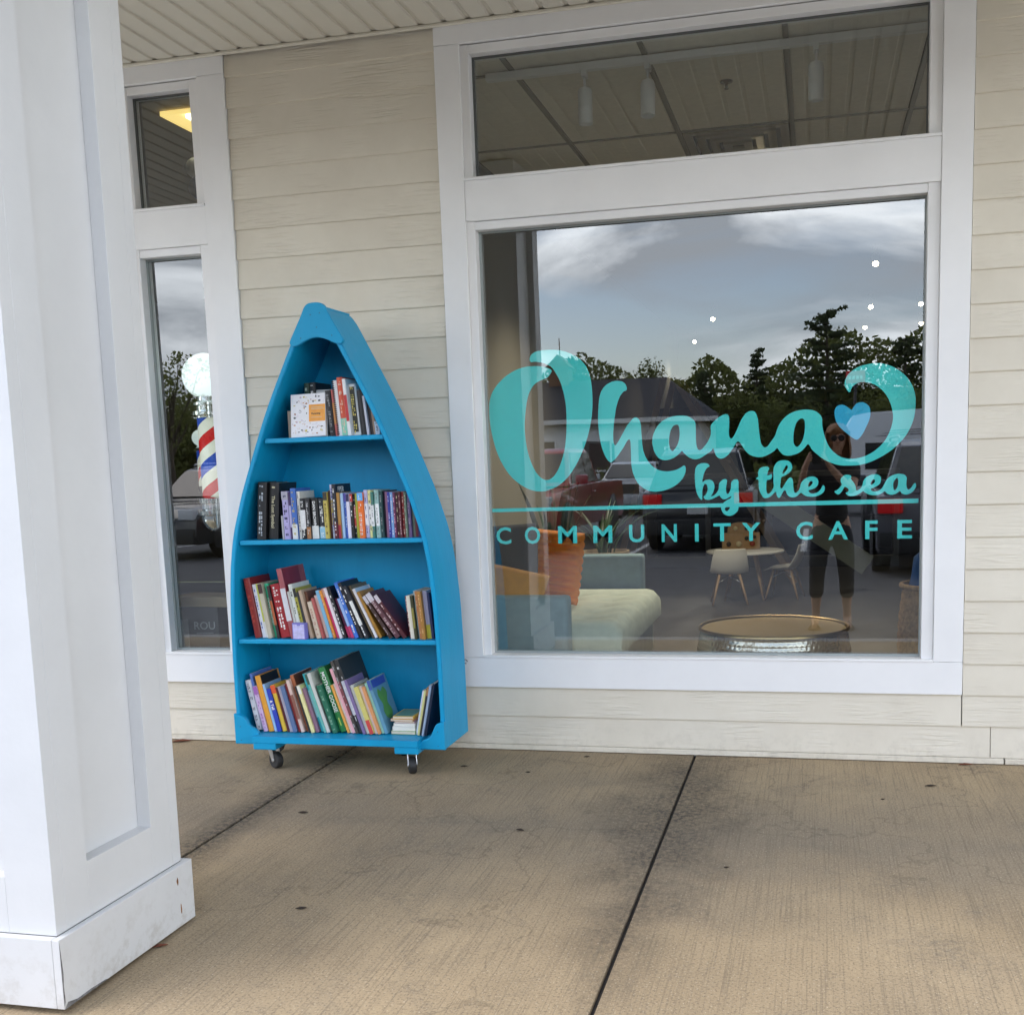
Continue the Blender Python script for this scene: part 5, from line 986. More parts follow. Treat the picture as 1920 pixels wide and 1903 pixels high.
# ---- hammered drum table
drum = empty('drum_table', 'hammered metal drum coffee table behind the bottom of the window', 'coffee table', (-.20, .64, 0))
def hammered():
    m = bpy.data.materials.new('hammered_metal'); m.use_nodes = True; t = m.node_tree; b = t.nodes['Principled BSDF']; b.inputs['Metallic'].default_value = 1; b.inputs['Roughness'].default_value = .22; b.inputs['Base Color'].default_value = (.42, .41, .38, 1)
    tcn = t.nodes.new('ShaderNodeTexCoord'); v = t.nodes.new('ShaderNodeTexVoronoi'); v.inputs['Scale'].default_value = 46; t.links.new(tcn.outputs['Object'], v.inputs['Vector'])
    bp = t.nodes.new('ShaderNodeBump'); bp.inputs['Strength'].default_value = .15; bp.inputs['Distance'].default_value = .002; t.links.new(v.outputs['Distance'], bp.inputs['Height']); t.links.new(bp.outputs[0], b.inputs['Normal']); return m
HM = hammered(); bm = NB(); na, nz_ = 84, 18
def hr(z): return .345+.028*math.sin(PI*min(1, z/.46))
rg = []
for j in range(nz_*3+1):   # beaten dimples, row by row, each row set half a dimple over
    z = .455*j/(nz_*3); row = []
    for i in range(na*3):
        a_ = 2*PI*i/(na*3); u = (a_/(2*PI)*na+.5*(int(j/3) % 2)) % 1-.5; w_ = (j/3) % 1-.5
        r_ = hr(z)-.0050*max(0, 1-(u*u+w_*w_)*4.2); row.append(bm.verts.new((r_*math.cos(a_), r_*math.sin(a_), z)))
    rg.append(row)
for A, B in zip(rg, rg[1:]):
    for i in range(na*3): bm.faces.new((A[i], A[(i+1)%(na*3)], B[(i+1)%(na*3)], B[i]))
fixn(bm); put('drum', bm, HM, drum, True)
bm = NB(); lathe(bm, [(.0001, .462), (.20, .462), (.338, .462)], 56); fixn(bm); put('top', bm, mat('dark_tray', (.022, .020, .018), .6, spec=.15), drum, True, 50)
bm = NB(); lathe(bm, [(.339, .4625), (.343, .470), (.350, .473), (.355, .468), (.355, .459), (.347, .4565)], 56); fixn(bm); put('rim', bm, mat('brass_rim', (.32, .23, .10), .35, metal=1), drum, True, 50)
# ---- play table with chairs
M_shell = mat('white_shell_plastic', (.78, .76, .70), .4); M_wood = mat('pale_wood', (.42, .27, .14), .5, var=.2, vscale=14, stretch=(1, 1, .1))
tab = empty('round_table', 'small round white table between two white shell chairs', 'table', (-.62, 5.35, 0))
bm = NB(); lathe(bm, [(.0001, .415), (.335, .415), (.345, .42), (.345, .432), (.335, .437), (.0001, .437)], 40); fixn(bm); put('table_top', bm, M_shell, tab, True, 40)
for a in range(4):
    an = PI/4+a*PI/2; bm = NB(); cyl(bm, (.12*math.cos(an), .12*math.sin(an), .414), (.24*math.cos(an), .24*math.sin(an), 0), .016, .011, n=10); put('leg', bm, M_wood, tab)
def chair(label, loc, rz):
    c_ = empty('shell_chair', label, 'chair', loc, rz, 'white shell chairs at the play table')
    bm = NB(); nu, nv = 14, 20; G = []
    for j in range(nv+1):
        v = j/nv; row = []
        for i in range(nu+1):
            u = 2*i/nu-1
            if v < .5: s = v/.5; y = -.155+.26*s; z = .275-.012*math.sin(s*PI)+(.0 if s > .2 else -.012*(1-s*5)); w = .155+.015*math.sin(s*PI); lift = .035*abs(u)**3*math.sin(min(1, s*1.2)*PI/2)
            else:
                s = (v-.5)/.5; y = .105+.075*math.sin(s*PI/2); z = .275+.215*s**1.15+.0; w = .165-.035*s**2; lift = 0; y -= .06*abs(u)**2.2*(1-s*.5)
            row.append(bm.verts.new((u*w, y, z+lift)))
        G.append(row)
    for j in range(nv):
        for i in range(nu): bm.faces.new((G[j][i], G[j][i+1], G[j+1][i+1], G[j+1][i]))
    o = put('shell', bm, M_shell, c_, True); md = o.modifiers.new('thickness', 'SOLIDIFY'); md.thickness = .008; md2 = o.modifiers.new('round', 'SUBSURF'); md2.levels = 1; md2.render_levels = 1
    for sx in (-1, 1):
        for sy in (-1, 1):
            bm = NB(); cyl(bm, (sx*.085, .0+sy*.075, .262), (sx*.150, sy*.145+.01, 0), .012, .009, n=10); put('leg', bm, M_wood, c_)
    bm = NB()
    for sx in (-1, 1): tube(bm, [(sx*.10, -.09, .19), (0, .0, .235), (-sx*.10, .09, .19)], .003, 6)
    put('brace', bm, M_steel, c_)
    return c_
chair('white shell chair in front of the round table, its back to the window', (-.74, 5.02, 0), R(188)); chair('white shell chair right of the round table, turned sideways', (-.28, 5.40, 0), R(-100))
toy = empty('toy_board', 'wooden activity board standing on the round table', 'toy', (-.66, 5.42, .4375), R(6))
bm = NB(); box(bm, -.17, .17, 0, .03, 0, .15, bev=.004); prism(bm, catmull([(-.12, .151), (-.11, .21), (-.05, .24), (.05, .24), (.11, .21), (.12, .151)], 3, closed=False), .002, .028); fixn(bm); put('board', bm, mat('plywood', (.40, .25, .12), .6, var=.2, vscale=20), toy)
for i, (x, z, r_) in enumerate(((-.11, .05, .022), (-.02, .05, .026), (.05, .10, .018), (.10, .05, .024), (.12, .11, .014), (-.05, .19, .02), (.05, .19, .018))):
    bm = NB(); lathe(bm, [(.0001, -.012), (r_, -.010), (r_, -.0005)], 14, (x, 0, z), 'y'); fixn(bm); put('knob', bm, cmat(((.05, .03, .02), (.6, .5, .3), (.03, .03, .03), (.3, .05, .03))[i % 4]), toy)
# ---- climbing triangle with its ramp
clm = empty('climbing_frame', 'pale wooden climbing triangle with a sloping ramp board', 'climbing frame', (-.9, 6.6, 0))
def cl(name, pts, w, t, m=M_wood):
    a, b = Vector(pts[0]), Vector(pts[1]); d = (b-a); L = d.length; q = d.to_track_quat('X', 'Z').to_matrix().to_4x4()
    bm = NB(); box(bm, 0, L, -w/2, w/2, -t/2, t/2, bev=.006, seg=2); bmesh.ops.transform(bm, matrix=Matrix.Translation(a) @ q, verts=bm.verts); o = put(name, bm, m, clm); o.matrix_parent_inverse = Matrix.Translation((.9, -6.6, 0)); return o
M_ramp = mat('grey_green_ramp', (.34, .37, .28), .6, var=.1, vscale=8)
for yy in (6.35, 7.1):
    cl('side_rail', ((-1.45, yy, 2.08), (-2.0, yy, .0)), .05, .06); cl('side_rail', ((-1.37, yy, 2.08), (-.20, yy, .02)), .05, .06)
for i in range(6):
    f = .12+i*.15; bm = NB(); xx = -1.37+1.17*f; zz = 2.08-2.06*f; cyl(bm, (xx, 6.38, zz), (xx, 7.07, zz), .016, n=10); o = put('rung', bm, M_wood, clm); o.matrix_parent_inverse = Matrix.Translation((.9, -6.6, 0))
cl('ramp', ((-.62, 6.22, .97), (.48, 6.22, .20)), .05, .20, M_ramp)
# ---- framed low partition at the back, dark shelving, board on the wall
part = empty('partition', 'white framed glazed partition across the cafe behind the table', 'partition', (-1.0, 8.2, 0))
M_frame = mat('grey_frame', (.30, .29, .27), .5)
for (x0, x1, z0, z1) in ((-2.0, .9, .0, .12), (-2.0, .9, 1.02, 1.08), (-2.0, -1.94, .121, 1.019), (-1.25, -1.19, .121, 1.019), (-.55, -.49, .121, 1.019), (.84, .9, .121, 1.019)):
    bm = NB(); box(bm, x0, x1, 8.2, 8.25, z0, z1, bev=.003); o = put('frame_bar', bm, M_frame, part); o.matrix_parent_inverse = Matrix.Translation((1, -8.2, 0))
shv = empty('dark_shelving', 'dark shelving unit standing behind the glazed partition', 'shelf', (-.7, 9.5, 0))
M_dshelf = mat('espresso_wood', (.022, .018, .016), .6)
for i in range(5):
    bm = NB(); box(bm, -2.0, .9, 9.3, 9.7, .05+i*.42, .08+i*.42); o = put('shelf', bm, M_dshelf, shv); o.matrix_parent_inverse = Matrix.Translation((.7, -9.5, 0))
bm = NB(); box(bm, -2.02, .92, 9.71, 9.74, 0, 1.9); o = put('back_board', bm, M_dshelf, shv); o.matrix_parent_inverse = Matrix.Translation((.7, -9.5, 0))
wb = empty('wall_board', 'brown wooden board hanging on the cafe back wall', 'board', (.9, 12.38, 1.4))
bm = NB(); box(bm, -.75, .85, -.02, .02, -.75, .75, bev=.004); put('panel', bm, mat('brown_board', (.11, .062, .022), .7, var=.2, vscale=6), wb)
bm = NB(); box(bm, -.79, -.752, -.03, .02, -.79, .79); box(bm, .852, .89, -.03, .02, -.79, .79); box(bm, -.751, .851, -.03, .02, .752, .79); box(bm, -.751, .851, -.03, .02, -.79, -.752); put('frame', bm, M_wood, wb)
# ---- wicker basket at the right edge
bas = empty('wicker_basket', 'tall wicker basket with a blue cloth at the right edge of the window', 'basket', (.60, .95, 0))
M_wick = mat('wicker', (.36, .21, .09), .8, var=.4, vscale=40)
bm = NB(); nr, na = 24, 40; rg = []
for j in range(nr+1):
    z = .62*j/nr; row = []
    for i in range(na):
        a = 2*PI*i/na; r_ = .17+.035*math.sin(PI*min(1, j/nr*.9))+.006*(1 if (i+j) % 2 else -1); row.append(bm.verts.new((r_*math.cos(a), r_*math.sin(a), z)))
    rg.append(row)
for j in range(nr):
    for i in range(na): bm.faces.new((rg[j][i], rg[j][(i+1)%na], rg[j+1][(i+1)%na], rg[j+1][i]))
bm.faces.new(rg[0][::-1]); fixn(bm); put('woven_body', bm, M_wick, bas, True)
bm = NB(); ring = [(.192*math.cos(2*PI*k/32), .192*math.sin(2*PI*k/32), .625) for k in range(33)]; tube(bm, ring, .013, 8); put('rim', bm, M_wick, bas, True)
bm = NB(); random.seed(4); lathe(bm, [(.165, .60), (.15, .68), (.13, .75), (.09, .79), (.0001, .80)], 20)
for v in bm.verts: v.co += Vector((noise.noise(v.co*9)*.03, noise.noise(v.co*9+Vector((5, 0, 0)))*.03, noise.noise(v.co*7)*.05))
fixn(bm); put('cloth', bm, mat('blue_cloth', (.03, .10, .28), .85), bas, True)
# ---- plants in the corner
M_snake = mat('snake_leaf', (.035, .065, .030), .45, var=.4, vscale=12); M_pot = mat('tan_planter', (.36, .28, .18), .8, var=.1, vscale=10)
def plant(label, loc, n, hmin, hmax, pr, ph, wide, seed, lean):
    p = empty('potted_plant', label, 'plant', loc)
    bm = NB(); lathe(bm, [(.0001, 0), (pr*.78, 0), (pr, ph), (pr*.92, ph), (pr*.88, ph*.92), (.0001, ph*.92)], 24); fixn(bm); put('planter', bm, M_pot, p, True, 45)
    rn = random.Random(seed)
    for i in range(n):
        a = rn.uniform(0, 2*PI); L = rn.uniform(hmin, hmax); ln = rn.uniform(.3, 1)*lean; bm = NB(); sg = 7; w = wide*rn.uniform(.7, 1.2); vs_ = []
        b0 = Vector((pr*.5*math.cos(a)*rn.random(), pr*.5*math.sin(a)*rn.random(), ph*.9))
        for k in range(sg+1):
            f = k/sg; c = b0+Vector((math.cos(a)*ln*L*f*f, math.sin(a)*ln*L*f*f, L*f*(1-.25*ln*f*f))); ww = w*(.6+.9*f-1.5*f**3) if f < 1 else .001
            sd = Vector((-math.sin(a), math.cos(a), 0)); up = Vector((math.cos(a), math.sin(a), 0))*.012
            vs_.append([bm.verts.new(c-sd*ww/2+up*.6), bm.verts.new(c), bm.verts.new(c+sd*ww/2+up*.6)])
        for A, B in zip(vs_, vs_[1:]):
            for q in range(2): bm.faces.new((A[q], A[q+1], B[q+1], B[q]))
        put('leaf_blade', bm, M_snake, p, True)
    return p
plant('tall snake plant in a tan planter behind the sofa', (-1.72, 2.55, 0), 9, .50, .85, .17, .48, .075, 5, .28)
plant('spiky dracaena in a tan planter beyond the sofa', (-1.52, 3.25, 0), 16, .30, .50, .20, .62, .030, 8, 1.1)

# ================================================================== BARBER SHOP behind the narrow window
bm = NB(); box(bm, -7.9, -2.16, .115, 7.0, -.25, -.002); o = put('barber_floor', bm, M_cfloor); tag(o, kind='structure')
M_bwall = mat('barber_wall', (.30, .27, .17), .85)
bm = NB(); box(bm, -7.9, -2.16, 7.01, 7.1, 0, 3.3); box(bm, -8.0, -7.905, .115, 7.0, 0, 3.3); o = put('barber_wall', bm, M_bwall); tag(o, kind='structure')
bm = NB(); box(bm, -7.9, -2.16, .115, 7.0, 3.22, 3.31); o = put('barber_ceiling', bm, mat('barber_ceiling', (.25, .22, .15), .9)); tag(o, kind='structure')
tro = empty('ceiling_light', 'lit yellow ceiling light panel seen through the narrow transom', 'light', (-3.14, 1.55, 3.2))
bm = NB(); box(bm, -.305, .30, -.605, .60, -.012, .012); put('diffuser', bm, mat('lit_diffuser', (1, .9, .6), .6, emit=(1.0, .72, .22), estr=.5), tro)
bm = NB(); box(bm, -.16, .16, -.59, .58, -.03, -.013); put('tube_cover', bm, mat('lit_tube', (1, 1, .9), .5, emit=(1.0, .92, .70), estr=2.2), tro)
pole = empty('barber_pole', 'barber pole with blue, red and white stripes and a white globe in the narrow window', 'barber pole', (-2.838, .17, 0))
M_globe = mat('globe_glass', (.80, .86, .84), .25, emit=(.75, .9, .88), estr=.32)
bm = NB(); lathe(bm, [(.0001, 1.846)]+[(.108*math.cos(a), 1.737+.108*math.sin(a)) for a in [R(80-10*i) for i in range(15)]]+[(.05, 1.64)], 32); fixn(bm); put('globe', bm, M_globe, pole, True)
bm = NB(); lathe(bm, [(.05, 1.645), (.055, 1.62), (.075, 1.612), (.075, 1.60), (.060, 1.595), (.060, 1.575), (.082, 1.570), (.082, 1.553), (.068, 1.548), (.068, 1.54)], 28); fixn(bm); put('top_collar', bm, M_chrome, pole, True, 30)
def stripes():
    m = bpy.data.materials.new('barber_stripes'); m.use_nodes = True; t = m.node_tree; b = t.nodes['Principled BSDF']; b.inputs['Roughness'].default_value = .2
    tcn = t.nodes.new('ShaderNodeTexCoord'); sx = t.nodes.new('ShaderNodeSeparateXYZ'); t.links.new(tcn.outputs['Object'], sx.inputs[0])
    at = t.nodes.new('ShaderNodeMath'); at.operation = 'ARCTAN2'; t.links.new(sx.outputs[1], at.inputs[0]); t.links.new(sx.outputs[0], at.inputs[1])
    a1 = t.nodes.new('ShaderNodeMath'); a1.operation = 'DIVIDE'; t.links.new(at.outputs[0], a1.inputs[0]); a1.inputs[1].default_value = 2*PI
    z1 = t.nodes.new('ShaderNodeMath'); z1.operation = 'MULTIPLY_ADD'; t.links.new(sx.outputs[2], z1.inputs[0]); z1.inputs[1].default_value = -4.1; t.links.new(a1.outputs[0], z1.inputs[2])
    ng = t.nodes.new('ShaderNodeMath'); ng.operation = 'SUBTRACT'; t.links.new(z1.outputs[0], ng.inputs[0]); ng.inputs[1].default_value = 0
    fr = t.nodes.new('ShaderNodeMath'); fr.operation = 'FRACT'; t.links.new(ng.outputs[0], fr.inputs[0])
    rp = t.nodes.new('ShaderNodeValToRGB'); rp.color_ramp.interpolation = 'CONSTANT'; e = rp.color_ramp.elements
    e[0].position = 0; e[0].color = (.70, .72, .62, 1); e[1].position = .25; e[1].color = (.02, .07, .42, 1)
    x_ = e.new(.5); x_.color = (.70, .72, .62, 1); x_ = e.new(.75); x_.color = (.50, .015, .02, 1)
    t.links.new(fr.outputs[0], rp.inputs[0]); t.links.new(rp.outputs[0], b.inputs['Base Color'])
    b.inputs['Emission Strength'].default_value = .28; t.links.new(rp.outputs[0], b.inputs['Emission Color']); return m
bm = NB(); cyl(bm, (0, 0, 1.16), (0, 0, 1.54), .054, n=40); put('striped_cylinder', bm, stripes(), pole)
bm = NB(); lathe(bm, [(.068, 1.165), (.082, 1.158), (.082, 1.135), (.070, 1.130), (.070, 1.105), (.086, 1.100), (.086, 1.080), (.074, 1.075), (.074, 1.05), (.062, 1.02), (.04, 1.0), (.0001, .998)], 28); fixn(bm); put('bottom_collar', bm, M_chrome, pole, True, 30)
bm = NB(); box(bm, -.03, .03, .05, .10, 1.02, 1.14); box(bm, -.03, .03, .05, .10, 1.54, 1.62); box(bm, -.035, .035, .101, .12, .98, 1.68); put('bracket', bm, M_chrome, pole)
mini = empty('barber_pole_reflection', 'small copy of the barber pole standing in for its reflection inside the shop', 'barber pole', (-3.62, 1.4, 1.32))  # added copy that stands in for a reflection of the pole
bm = NB(); lathe(bm, [(.0001, .22)]+[(.05*math.cos(R(80-20*i)), .17+.05*math.sin(R(80-20*i))) for i in range(8)]+[(.02, .12)], 20); fixn(bm); put('globe', bm, M_globe, mini, True)
bm = NB(); cyl(bm, (0, 0, -.12), (0, 0, .09), .028, n=20); put('striped_cylinder', bm, bpy.data.materials['barber_stripes'], mini)
bm = NB(); lathe(bm, [(.03, .09), (.042, .095), (.042, .11), (.02, .122)], 16); lathe(bm, [(.0001, -.17), (.03, -.16), (.04, -.13), (.03, -.12)], 16); fixn(bm); put('collar', bm, M_chrome, mini, True, 30)
bx_ = empty('product_box', 'dark product box with pale lettering standing on the barber window ledge', 'box', (-3.02, .20, .36), R(4))
bm = NB(); box(bm, -.10, .13, 0, .14, 0, .26, bev=.002); put('carton', bm, mat('dark_carton', (.045, .047, .05), .5), bx_)
me = text_mesh('ROU', .055, .0001, .0003); o = bpy.data.objects.new('print', me); me.materials.append(cmat((.35, .36, .36))); link(o, bx_); o.matrix_local = Matrix.Translation((.055, -.0006, .165)) @ Matrix.Rotation(PI/2, 4, 'X')
bm = NB(); box(bm, .01, .10, -.0008, -.0002, .128, .132); box(bm, -.08, -.03, -.0008, -.0002, .02, .20); put('print_block', bm, cmat((.22, .23, .23)), bx_)
cb_ = empty('cardboard_box', 'tan cardboard box lying on the dark product box', 'box', (-3.02, .20, .6215), R(-5))
bm = NB(); box(bm, -.13, .20, 0, .20, 0, .05, bev=.002); put('carton', bm, mat('cardboard', (.24, .19, .12), .85), cb_)
led = empty('window_ledge', 'narrow ledge inside the barber shop window', 'ledge', (-2.9, .28, .33))
bm = NB(); box(bm, -.35, .35, -.15, .15, -.03, .0295, bev=.003); put('top', bm, mat('ledge_wood', (.10, .09, .08), .6), led)
for s in (-1, 1):
    bm = NB(); box(bm, s*.3-.02, s*.3+.02, -.13, .13, -.33, -.0305); put('support', bm, M_dshelf, led)
bal = empty('balloon', 'blue and white balloon cluster near the barber shop ceiling', 'balloon', (-3.285, 1.0, 2.90))
bm = NB(); bmesh.ops.create_icosphere(bm, subdivisions=3, radius=.055, matrix=Matrix.Translation((0, 0, .02))); put('white_balloon', bm, mat('white_latex', (.55, .58, .60), .4), bal, True)
bm = NB(); bmesh.ops.create_icosphere(bm, subdivisions=3, radius=.065, matrix=Matrix.Translation((.02, 0, -.085))); put('blue_balloon', bm, mat('blue_latex', (.02, .045, .16), .35), bal, True)

# ================================================================== ACROSS THE CAR PARK (seen mirrored in the panes)
def carpaint(name, c, rough=.28): return mat(name, c, rough, coat=.8, var=.03, vscale=3)
M_cglass = mat('car_glass', (.015, .018, .02), .06, spec=.8); M_tyre = mat('tyre', (.02, .02, .02), .8); M_rim = mat('alloy_rim', (.45, .45, .46), .35, metal=.9)
M_tail = mat('tail_light', (.45, .012, .015), .25, emit=(.8, .02, .02), estr=.25); M_headl = mat('headlamp_glass', (.6, .62, .64), .15); M_plate = mat('plate', (.6, .6, .58), .5); M_trimk = mat('black_trim', (.02, .02, .021), .55)
def shell(bm, poly, hwf, bev, seg=2):
    """side outline (x, z) pulled out to the half width hwf(x, z) on both sides"""
    A = [bm.verts.new((x, -hwf(x, z), z)) for x, z in poly]; B = [bm.verts.new((x, hwf(x, z), z)) for x, z in poly]; n = len(poly)
    bm.faces.new(A); bm.faces.new(B[::-1])
    for i in range(n): bm.faces.new((A[i], B[i], B[(i+1)%n], A[(i+1)%n]))
    fixn(bm)
    bmesh.ops.bevel(bm, geom=list(bm.edges), offset=bev, segments=seg, affect='EDGES', profile=.6, clamp_overlap=True)
def vehicle(name, label, cat, loc, rz, paint, W, body, green, wheels, rw, kind, belt):
    v = empty(name, label, cat, loc, rz, 'vehicles in the car park')
    hb = W/2
    bm = NB(); shell(bm, body, lambda x, z: hb-.05*max(0, (z-belt*.75))-.03*(z < .35), .045); put('body', bm, paint, v, True, 35)
    zt = max(z for x, z in green); tum = .20
    hg = lambda x, z: hb-.09-tum*max(0, z-belt)/(zt-belt)
    bm = NB(); shell(bm, green, hg, .035); put('cabin', bm, paint, v, True, 35)
    # glazing: side panes, windscreen and rear window as thin bodies on the cabin faces
    xs = sorted(green, key=lambda p: p[0]); lo = [p for p in green if p[1] < belt+.02]; hi = [p for p in green if p[1] > belt+.02]
    xr0 = min(p[0] for p in lo); xf0 = max(p[0] for p in lo); xr1 = min(p[0] for p in hi); xf1 = max(p[0] for p in hi)
    zr, zf = min(p[1] for p in hi if abs(p[0]-xr1) < 1e-6), min(p[1] for p in hi if abs(p[0]-xf1) < 1e-6)
    def sideq(a0, a1, name_):
        for s in (-1, 1):
            z0, z1 = belt+.045, zt-.075; f0, f1 = (z0-belt)/(zt-belt), (z1-belt)/(zt-belt)
            def X(t_, f): return (xr0+(xr1-xr0)*f)*(1-t_)+(xf0+(xf1-xf0)*f)*t_
            bm = NB(); q = []
            for (t_, z, f) in ((a0, z0, f0), (a1, z0, f0), (a1, z1, f1), (a0, z1, f1)):
                y = s*(hg(0, z)+.004); q.append((X(t_, f), y, z))
            A = [bm.verts.new(p) for p in q]; B = [bm.verts.new((p[0], p[1]+s*.006, p[2])) for p in q]; bm.faces.new(A); bm.faces.new(B[::-1])
            for i in range(4): bm.faces.new((A[i], B[i], B[(i+1)%4], A[(i+1)%4]))
            fixn(bm); put(name_, bm, M_cglass, v)
    for a0, a1 in ((.06, .33), (.355, .62), (.645, .93)) if kind != 'pickup' else ((.08, .40), (.43, .92)): sideq(a0, a1, 'side_window')
    for nm, xa, xb, s in (('windscreen', xf0, xf1, 1), ('rear_window', xr0, xr1, -1)):
        f0, f1 = .12, .86; bm = NB(); z0, z1 = belt+(zt-belt)*f0, belt+(zt-belt)*f1; x0, x1 = xa+(xb-xa)*f0+s*.005, xa+(xb-xa)*f1+s*.005
        w0, w1 = hg(0, z0)-.07, hg(0, z1)-.06
        q = [(x0, -w0, z0), (x0, w0, z0), (x1, w1, z1), (x1, -w1, z1)]
        A = [bm.verts.new(p) for p in q]; B = [bm.verts.new((p[0]+s*.006, p[1], p[2]+.003)) for p in q]; bm.faces.new(A); bm.faces.new(B[::-1])
        for i in range(4): bm.faces.new((A[i], B[i], B[(i+1)%4], A[(i+1)%4]))
        fixn(bm); put(nm, bm, M_cglass, v)
    for wx in wheels:
        for s in (-1, 1):
            bm = NB(); lathe(bm, [(rw*.55, -.11), (rw*.92, -.11), (rw, -.07), (rw, .07), (rw*.92, .11), (rw*.55, .11)], 28, (wx, s*(hb-.115), rw), 'y'); fixn(bm); w = put('wheel', bm, M_tyre, v, True, 40)
            bm = NB(); lathe(bm, [(.0001, .06), (rw*.2, .075), (rw*.5, .07), (rw*.62, .10), (rw*.62, -.1)] if s > 0 else [(rw*.62, .1), (rw*.62, -.10), (rw*.5, -.07), (rw*.2, -.075), (.0001, -.06)], 20, (wx, s*(hb-.115), rw), 'y'); fixn(bm); put('rim', bm, M_rim, w, True, 30)
            bm = NB(); lathe(bm, [(.0001, -.002), (rw*1.22, -.002), (rw*1.22, .002), (.0001, .002)], 28, (wx, s*(hb-.012), rw+.01), 'y'); bmesh.ops.bisect_plane(bm, geom=list(bm.verts)+list(bm.edges)+list(bm.faces), plane_co=(0, 0, .2), plane_no=(0, 0, -1), clear_outer=True); fixn(bm); bmesh.ops.translate(bm, vec=(0, s*.013, 0), verts=bm.verts); put('wheel_arch', bm, M_trimk, v)
    xF = max(x for x, z in body); xR = min(x for x, z in body)
    for nm, x, s in (('front_bumper', xF, 1), ('rear_bumper', xR, -1)):
        bm = NB(); box(bm, *(sorted((x-s*.06, x+s*.05))), -hb+.04, hb-.04, .30, .56, bev=.03, seg=2); put(nm, bm, M_trimk if kind != 'sedan' else paint, v, True, 40)
    for s in (-1, 1):
        bm = NB(); box(bm, xF-.16, xF+.012, *(sorted((s*(hb-.34), s*(hb-.035)))), belt*.70, belt*.88, bev=.02, seg=2); put('headlight', bm, M_headl, v, True, 40)
        bm = NB(); box(bm, xR-.012, xR+.14, *(sorted((s*(hb-.32 if kind != 'pickup' else hb-.18), s*(hb-.028)))), belt*.78, belt*.95, bev=.015, seg=2); put('tail_light', bm, M_tail, v, True, 40)
        mx = xf0-.25 if kind != 'pickup' else xf0-.22
        bm = NB(); box(bm, mx-.05, mx+.06, *(sorted((s*(hb-.02), s*(hb+.20)))), belt+.02, belt+.19, bev=.03, seg=2); put('door_mirror', bm, paint, v, True, 50)
        for t_ in ((.36, .64) if kind != 'pickup' else (.42,)):
            xx = xr0+(xf0-xr0)*t_; bm = NB(); box(bm, xx-.006, xx+.006, *(sorted((s*(hb-.03), s*(hb+.0015)))), .40, belt-.02); put('door_seam', bm, M_trimk, v)
            bm = NB(); box(bm, xx-.22, xx-.08, *(sorted((s*(hb+.001), s*(hb+.028)))), belt-.16, belt-.125, bev=.008); put('door_handle', bm, paint, v)
    bm = NB(); box(bm, xF-.02, xF+.018, -hb*.52, hb*.52, belt*.62, belt*.90, bev=.01); put('grille', bm, M_trimk, v)
    bm = NB(); box(bm, xR-.055, xR-.030, -.17, .17, .62, .74, bev=.004); put('number_plate', bm, M_plate, v)
    if kind == 'suv':
        for s in (-1, 1):
            bm = NB(); tube(bm, [(xr1+.15, s*(hg(0, zt)-.02), zt+.01), (xr1+.22, s*(hg(0, zt)-.02), zt+.05), (xf1-.25, s*(hg(0, zt)-.02), zt+.05), (xf1-.18, s*(hg(0, zt)-.02), zt+.01)], .016, 8); put('roof_rail', bm, M_rim, v, True)
    if kind == 'pickup':
        bm = NB(); box(bm, xR+.08, xr0-.08, -hb+.09, hb-.09, belt-.02, belt+.006); put('bed_liner', bm, M_trimk, v)
    return v
SUVB = [(-2.25, .30), (-2.28, .62), (-2.22, .98), (-2.0, 1.02), (.95, 1.02), (1.25, .98), (2.05, .90), (2.26, .74), (2.30, .42), (2.2, .28)]
SUVG = [(-2.12, 1.00), (-1.86, 1.58), (-1.55, 1.66), (.10, 1.66), (.35, 1.60), (1.12, 1.00)]
SEDB = [(-2.3, .30), (-2.35, .6), (-2.28, .92), (-1.5, .97), (.9, .95), (1.1, .92), (2.05, .78), (2.28, .62), (2.30, .36), (2.2, .24)]
SEDG = [(-1.75, .93), (-1.0, 1.40), (-.6, 1.45), (.05, 1.45), (.3, 1.40), (1.1, .93)]
PICB = [(-2.68, .45), (-2.70, .72), (-2.68, 1.10), (-.75, 1.12), (-.70, 1.12), (1.15, 1.10), (1.3, 1.08), (2.35, 1.02), (2.60, .86), (2.64, .50), (2.5, .36), (-2.5, .38)]
PICG = [(-.95, 1.10), (-.85, 1.66), (-.65, 1.75), (.45, 1.75), (.62, 1.70), (1.28, 1.10)]
LOT = -.262
vehicle('pickup_truck', 'maroon pickup truck facing the shop, mirrored in the left of the window', 'truck', (-4.99, -15.54, LOT), R(93), carpaint('maroon_paint', (.34, .016, .035)), 1.88, PICB, PICG, (1.72, -1.72), .38, 'pickup', 1.10)
vehicle('parked_suv', 'black hatchback with red tail lights parked tail-on, mirrored in mid window', 'car', (-1.85, -15.35, LOT), R(-90), carpaint('black_paint', (.016, .017, .020)), 1.82, SUVB, SUVG, (1.38, -1.35), .34, 'suv', 1.00)
vehicle('parked_sedan', 'silver sedan parked behind the maroon pickup', 'car', (-5.15, -27.5, LOT), R(90), carpaint('silver_paint', (.38, .40, .42)), 1.80, SEDB, SEDG, (1.40, -1.38), .32, 'sedan', .95)
vehicle('parked_suv', 'grey estate car parked tail-on at the right edge of the window reflection', 'car', (1.62, -11.45, LOT+.005), R(-90), carpaint('grey_paint', (.10, .10, .115)), 1.86, SUVB, SUVG, (1.38, -1.35), .34, 'suv', 1.00)
vehicle('parked_suv', 'black off-roader mirrored in the narrow barber window', 'car', (-11.2, -15.0, LOT), R(97), carpaint('black_paint', (.016, .017, .020)), 1.90, SUVB, SUVG, (1.38, -1.35), .37, 'suv', 1.02)
